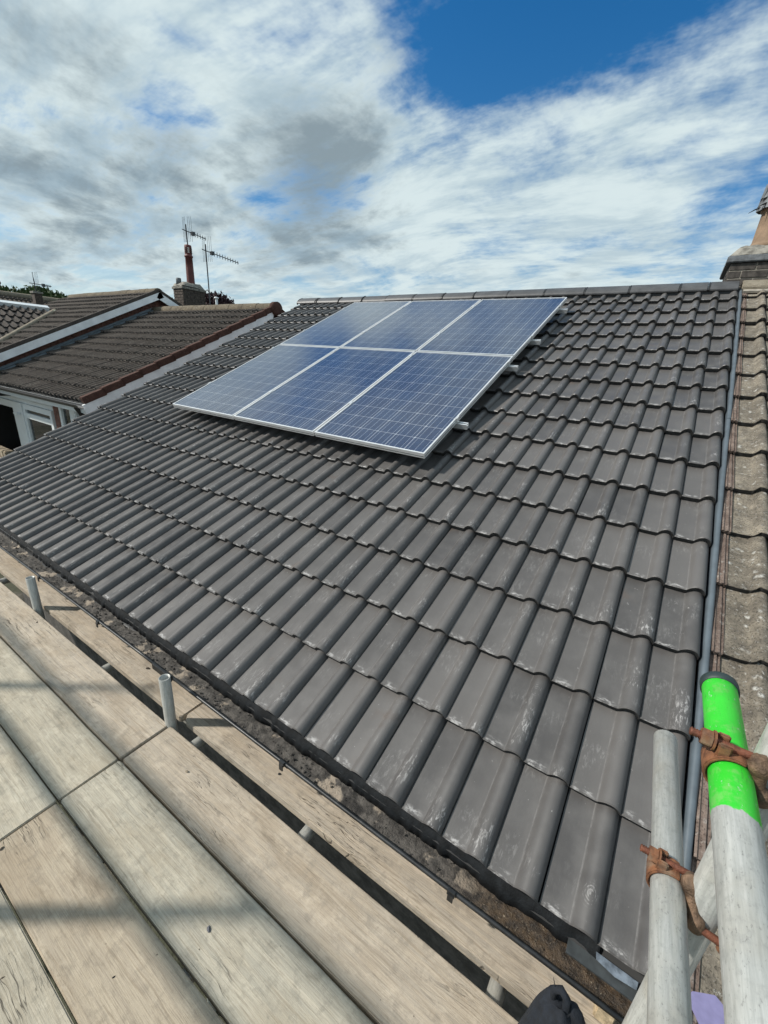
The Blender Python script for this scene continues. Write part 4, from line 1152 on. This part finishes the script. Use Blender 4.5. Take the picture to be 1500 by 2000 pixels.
# end rails at the right
A0, A1 = Vector((-.150, .132, .609)), Vector((-.150, -1.35, .729))
B0, B1 = Vector((-.150, -.105, .936)), Vector((-.150, -1.35, .888))
oA, MA = pole('end_rail', A0, A1, 'bare galvanised tube pointing up the roof at lower right')
oB, MBm = pole('end_rail', B0, B1, 'scaffold tube with bright green painted end at lower right', mat='green_painted_tube')
cm = MB().lathe([(.0, -.012), (TR + .0005, -.012), (TR + .0025, -.009), (TR + .0025, .006), (TR + .0002, .007)], 28)
cm.build('end_cap', 'black_cap', oB, MBm)
DX, DY = -.1015, -.255
pole('scaffold_standard', (DX, DY, -2.75), (DX, DY, 1.32), 'upright scaffold tube behind the green ended tube at lower right')

def coupler(yc, tube_z, label, bolt_y, bx0, bx1, bz, lumps, bolt2):
    r_ = thing('scaffold_coupler', (-.150, yc, tube_z), label, 'coupler', 'rusty scaffold couplers')
    # band round the tube: from the saddle under it, up the left side, to the lug at the bolt
    m = MB(); K = 16; wv = []
    a0, a1 = R(-100), R(112)
    for k in range(K + 1):
        a = a0 + (a1 - a0) * k / K
        ang = math.pi - a + R(0)
        hw = .0155 + .0025 * math.sin(math.pi * k / K)
        for rr_, s in ((TR + .0012, -1), (TR + .0060, -1), (TR + .0060, 1), (TR + .0012, 1)):
            wv.append((-.150 + rr_ * math.cos(ang), bolt_y + s * hw, tube_z + rr_ * math.sin(ang)))
    fs = []
    for k in range(K):
        for j in range(4): fs.append((k * 4 + j, k * 4 + (j + 1) % 4, k * 4 + 4 + (j + 1) % 4, k * 4 + 4 + j))
    fs += [(0, 1, 2, 3), tuple(K * 4 + j for j in range(4))]
    m.add(wv, fs, False).build('band', 'rusty_steel', r_, bevel=.0015)
    # forked lug the bolt swings into
    lug = MB()
    for s in (-1, 1):
        lug.box((-.1725, bolt_y + s * .0105 - .0035, tube_z + TR * .55), (-.1575, bolt_y + s * .0105 + .0035, bz + .0085))
    lug.build('lug', 'rusty_steel', r_, bevel=.002)
    # threaded bolt
    t = MB(); pts = []; rad = []
    x = bx0
    i = 0
    while x < bx1:
        thr = x < bx0 + (bx1 - bx0) * .62
        pts.append((x, bolt_y + (x - bx0) * .03, bz - (x - bx0) * .03)); rad.append((.0062 if i % 2 else .0046) if thr else .0056)
        x += .0016 if thr else .004; i += 1
    t.tube(pts, rad, 14).build('bolt', 'thread_rust', r_)
    nx = bx0 + .019
    hx = MB().prism([(.0120 * math.cos(R(60 * k + 15)), .0120 * math.sin(R(60 * k + 15))) for k in range(6)], -.0065, .0065)
    hx.build('nut', 'rusty_steel', r_, Matrix.Translation((nx, bolt_y, bz)), bevel=.001)
    MB().tube([(nx + .0068, bolt_y, bz), (nx + .0090, bolt_y, bz)], .0135, 20).build('washer', 'rusty_steel', r_)
    # forged body: dog-bone between the two tubes
    pts = [Vector(p) for p, _ in lumps]; rads = [q for _, q in lumps]
    fine_p, fine_r = [], []
    for k in range(len(pts) - 1):
        for s in range(5):
            u = s / 5; e = u * u * (3 - 2 * u)
            fine_p.append(pts[k].lerp(pts[k + 1], u)); fine_r.append(rads[k] + (rads[k + 1] - rads[k]) * e)
    fine_p.append(pts[-1]); fine_r.append(rads[-1])
    b = MB().tube(fine_p, fine_r, 16).build('saddle', 'forged_saddle', r_)
    # second band round the upright with its own bolt
    if bolt2:
        zz = bolt2
        m = MB(); wv = []; K = 12
        for k in range(K + 1):
            a = R(-175) + R(150) * k / K
            for rr_, s in ((TR + .001, -1), (TR + .007, -1), (TR + .007, 1), (TR + .001, 1)):
                wv.append((DX + rr_ * math.cos(a), DY + rr_ * math.sin(a), zz + s * .004 + (-.004 if s < 0 else .004)))
        m2 = MB()
        m2.tube([(-.122, -.284, zz), (-.104, -.2875, zz - .003), (-.078, -.286, zz - .008)], .0058, 12).build('bolt', 'thread_rust', r_)
        nut = MB().prism([(.011 * math.cos(R(60 * k)), .011 * math.sin(R(60 * k))) for k in range(6)], -.006, .006)
        nut.build('nut', 'rusty_steel', r_, Matrix.Translation((-.066, -.283, zz - .010)) @ Matrix.Rotation(.1, 4, 'Z'), bevel=.001)
        lg = MB()
        lg.tube([(-.074, -.284, zz + .013), (-.073, -.286, zz - .006), (-.074, -.284, zz - .024)], [.006, .0085, .006], 10)
        lg.tube([(-.074, -.284, zz + .004), (-.066, -.262, zz), (-.070, -.238, zz)], [.006, .006, .005], 10)
        lg.build('lug', 'rusty_steel', r_)
coupler(-.245, .640, 'rusty coupler with bolt clamping the bare tube to the upright', -.244, -.197, -.118, .672,
        [((-.130, -.243, .676), .004), ((-.127, -.248, .674), .0125), ((-.1245, -.256, .666), .0145), ((-.121, -.268, .654), .0085), ((-.117, -.277, .644), .0075), ((-.112, -.283, .636), .0125), ((-.110, -.283, .626), .0125), ((-.108, -.280, .618), .004)], .634)
coupler(-.285, .929, 'rusty coupler with bolt clamped round the green painted tube', -.283, -.203, -.128, .963,
        [((-.134, -.283, .968), .004), ((-.130, -.285, .964), .0120), ((-.126, -.289, .955), .0145), ((-.124, -.292, .942), .0085), ((-.121, -.293, .930), .0075), ((-.116, -.293, .920), .0125), ((-.113, -.290, .910), .0120), ((-.112, -.286, .903), .004)], .918)

# ================================================================== small things
def chip(x, y, s, name, label, mat, z=SZ, seed=0, flat=.35, cat='debris', group='crumbs lying on the boards'):
    rr = random.Random(seed)
    bm = bmesh.new(); bmesh.ops.create_icosphere(bm, subdivisions=1, radius=1)
    for v in bm.verts:
        v.co *= rr.uniform(.65, 1.15); v.co.x *= s; v.co.y *= s * .62; v.co.z *= s * flat
    me = bpy.data.meshes.new(name); bm.to_mesh(me); bm.free(); me.materials.append(MATS[mat])
    o = link(name, me, None, None, Matrix.Translation((x, y, z + s * flat * .62)) @ Matrix.Rotation(rr.uniform(0, 6), 4, 'Z'))
    return tag(o, label, cat, group)
def at(px, py, z=SZ):
    k = FWD * 804.1 + RIGHT * (px - 750) + DOWN * (py - 1000)
    return CAM + k * ((z - CAM.z) / k.z)
for i, (px, py, s, lab, mat) in enumerate(((408, 1817, .0125, 'grey broken tile chip on the pale board near the bottom', 'broken_tile'), (365, 1507, .0085, 'small brown clod on the long right hand board', 'garden_stone'),
        (546, 1513, .011, 'dark moss clod on the gutter board near a bracket', 'soot_black'), (531, 1532, .006, 'tiny dark crumb below the moss clod on the gutter board', 'soot_black'),
        (288, 1306, .012, 'brown clod beside the cracked end of the gutter board', 'bark'), (301, 1595, .004, 'tiny dark speck on the pale board below the cross joint', 'soot_black'),
        (222, 1909, .005, 'dark speck on the tan board near the bottom', 'soot_black'), (72, 1216, .007, 'dark leaf scrap on the far board beside the gap', 'bark'),
        (3, 1658, .008, 'dark crumb at the left edge by the cross joint', 'bark'), (6, 1911, .008, 'round dark crumb on the grey board in the bottom left corner', 'bark'))):
    q = at(px, py); chip(q.x, q.y, s, 'tile_chip' if i == 0 else 'crumb', lab, mat, seed=50 + i, flat=.5 if i == 0 else .4, cat='tile chip' if i == 0 else 'crumb', group=None if i == 0 else 'crumbs lying on the boards')
# pale flakes in the gutter and on the tiles
chipq = ROOF @ Vector((-.86, 1.0, .0))

# navy cloth bundle standing on the boards
nv = thing('cloth_bundle', (-.235, -.235, SZ), 'folded navy cloth bundle with knotted top at the bottom edge', 'cloth')
m = MB(); NA, NZ = 56, 16; vs = []
for j in range(NZ + 1):
    s = j / NZ; z = SZ + .004 + s * .335
    for i in range(NA):
        a = 2 * math.pi * i / NA
        fold = .013 * abs(math.sin(a * 4 + .8)) ** .6 * (1 - s * .3) + .006 * math.sin(a * 13 + 2) + .004 * noise.noise(Vector((math.cos(a) * 3, math.sin(a) * 3, s * 3)))
        rx = (.095 - .062 * s ** 1.3) + fold * (1 - s ** 4); ry = (.075 - .050 * s ** 1.3) + fold * (1 - s ** 4)
        if j == NZ: rx *= .55; ry *= .55
        vs.append((-.182 - .034 * s + rx * math.cos(a), -.240 + .012 * s + ry * math.sin(a), z - (.012 if j == NZ else 0) + .01 * math.sin(a * 3) * s))
m.add(vs, [(j * NA + i, j * NA + (i + 1) % NA, (j + 1) * NA + (i + 1) % NA, (j + 1) * NA + i) for j in range(NZ) for i in range(NA)] + [tuple(NZ * NA + i for i in range(NA))], True)
m.build('drape', 'navy_cloth', nv)
top = Vector((-.222, -.228, SZ + .335))
MB().tube([top + Vector((-.014, .004, -.02)), top + Vector((-.016, .006, .010)), top + Vector((-.004, .008, .022)), top + Vector((.010, .004, .014)), top + Vector((.016, -.004, -.03)), top + Vector((.026, -.018, -.12)), top + Vector((.040, -.040, -.26))], [.007, .008, .009, .0085, .007, .006, .006], 10).build('knot', 'navy_cloth', nv)
MB().tube([top + Vector((.010, -.012, -.01)), top + Vector((.014, -.026, -.12)), top + Vector((.024, -.05, -.26))], .0016, 6).build('piping', 'cloth_piping', nv)
MB().tube([top + Vector((-.014, .006, .012)), top + Vector((-.024, .012, .034))], [.0012, .0006], 6).build('thread_end', 'navy_cloth', nv)
# split timber stub
tb = MB(); 
p0 = Vector((-.092, -.002, SZ + .085))
tb.add([p0 + Vector(v) for v in ((-.028, -.035, -.25), (.026, -.035, -.25), (.026, .030, -.25), (-.028, .030, -.25), (-.020, -.032, .02), (.024, -.030, .035), (.020, .026, .052), (-.012, .024, .046))],
       [(3, 2, 1, 0), (4, 5, 6, 7), (0, 1, 5, 4), (1, 2, 6, 5), (2, 3, 7, 6), (3, 0, 4, 7)])
tag(tb.build('timber_stub', 'split_timber', bevel=.004), 'split end of pale timber standing beside the navy cloth', 'timber')
# lilac plastic blade
c0 = at(1352, 1938, .14); c1 = at(1396, 1946, .14); c2 = at(1500, 2075, .14); c3 = at(1405, 2090, .14); c4 = at(1338, 1944, .14)
bl = MB(); pts = [c4, c0, c1, c2, c3]
up = Vector((0, 0, .006))
bl.add([p for p in pts] + [p + up for p in pts], [tuple(range(5)), tuple(range(5, 10))] + [(i, (i + 1) % 5, 5 + (i + 1) % 5, 5 + i) for i in range(5)])
tag(bl.build('plastic_blade', 'lilac_plastic', bevel=.0015), 'lilac plastic blade poking out between the tubes at bottom right', 'tool')
print('OBJECTS', len(bpy.data.objects))
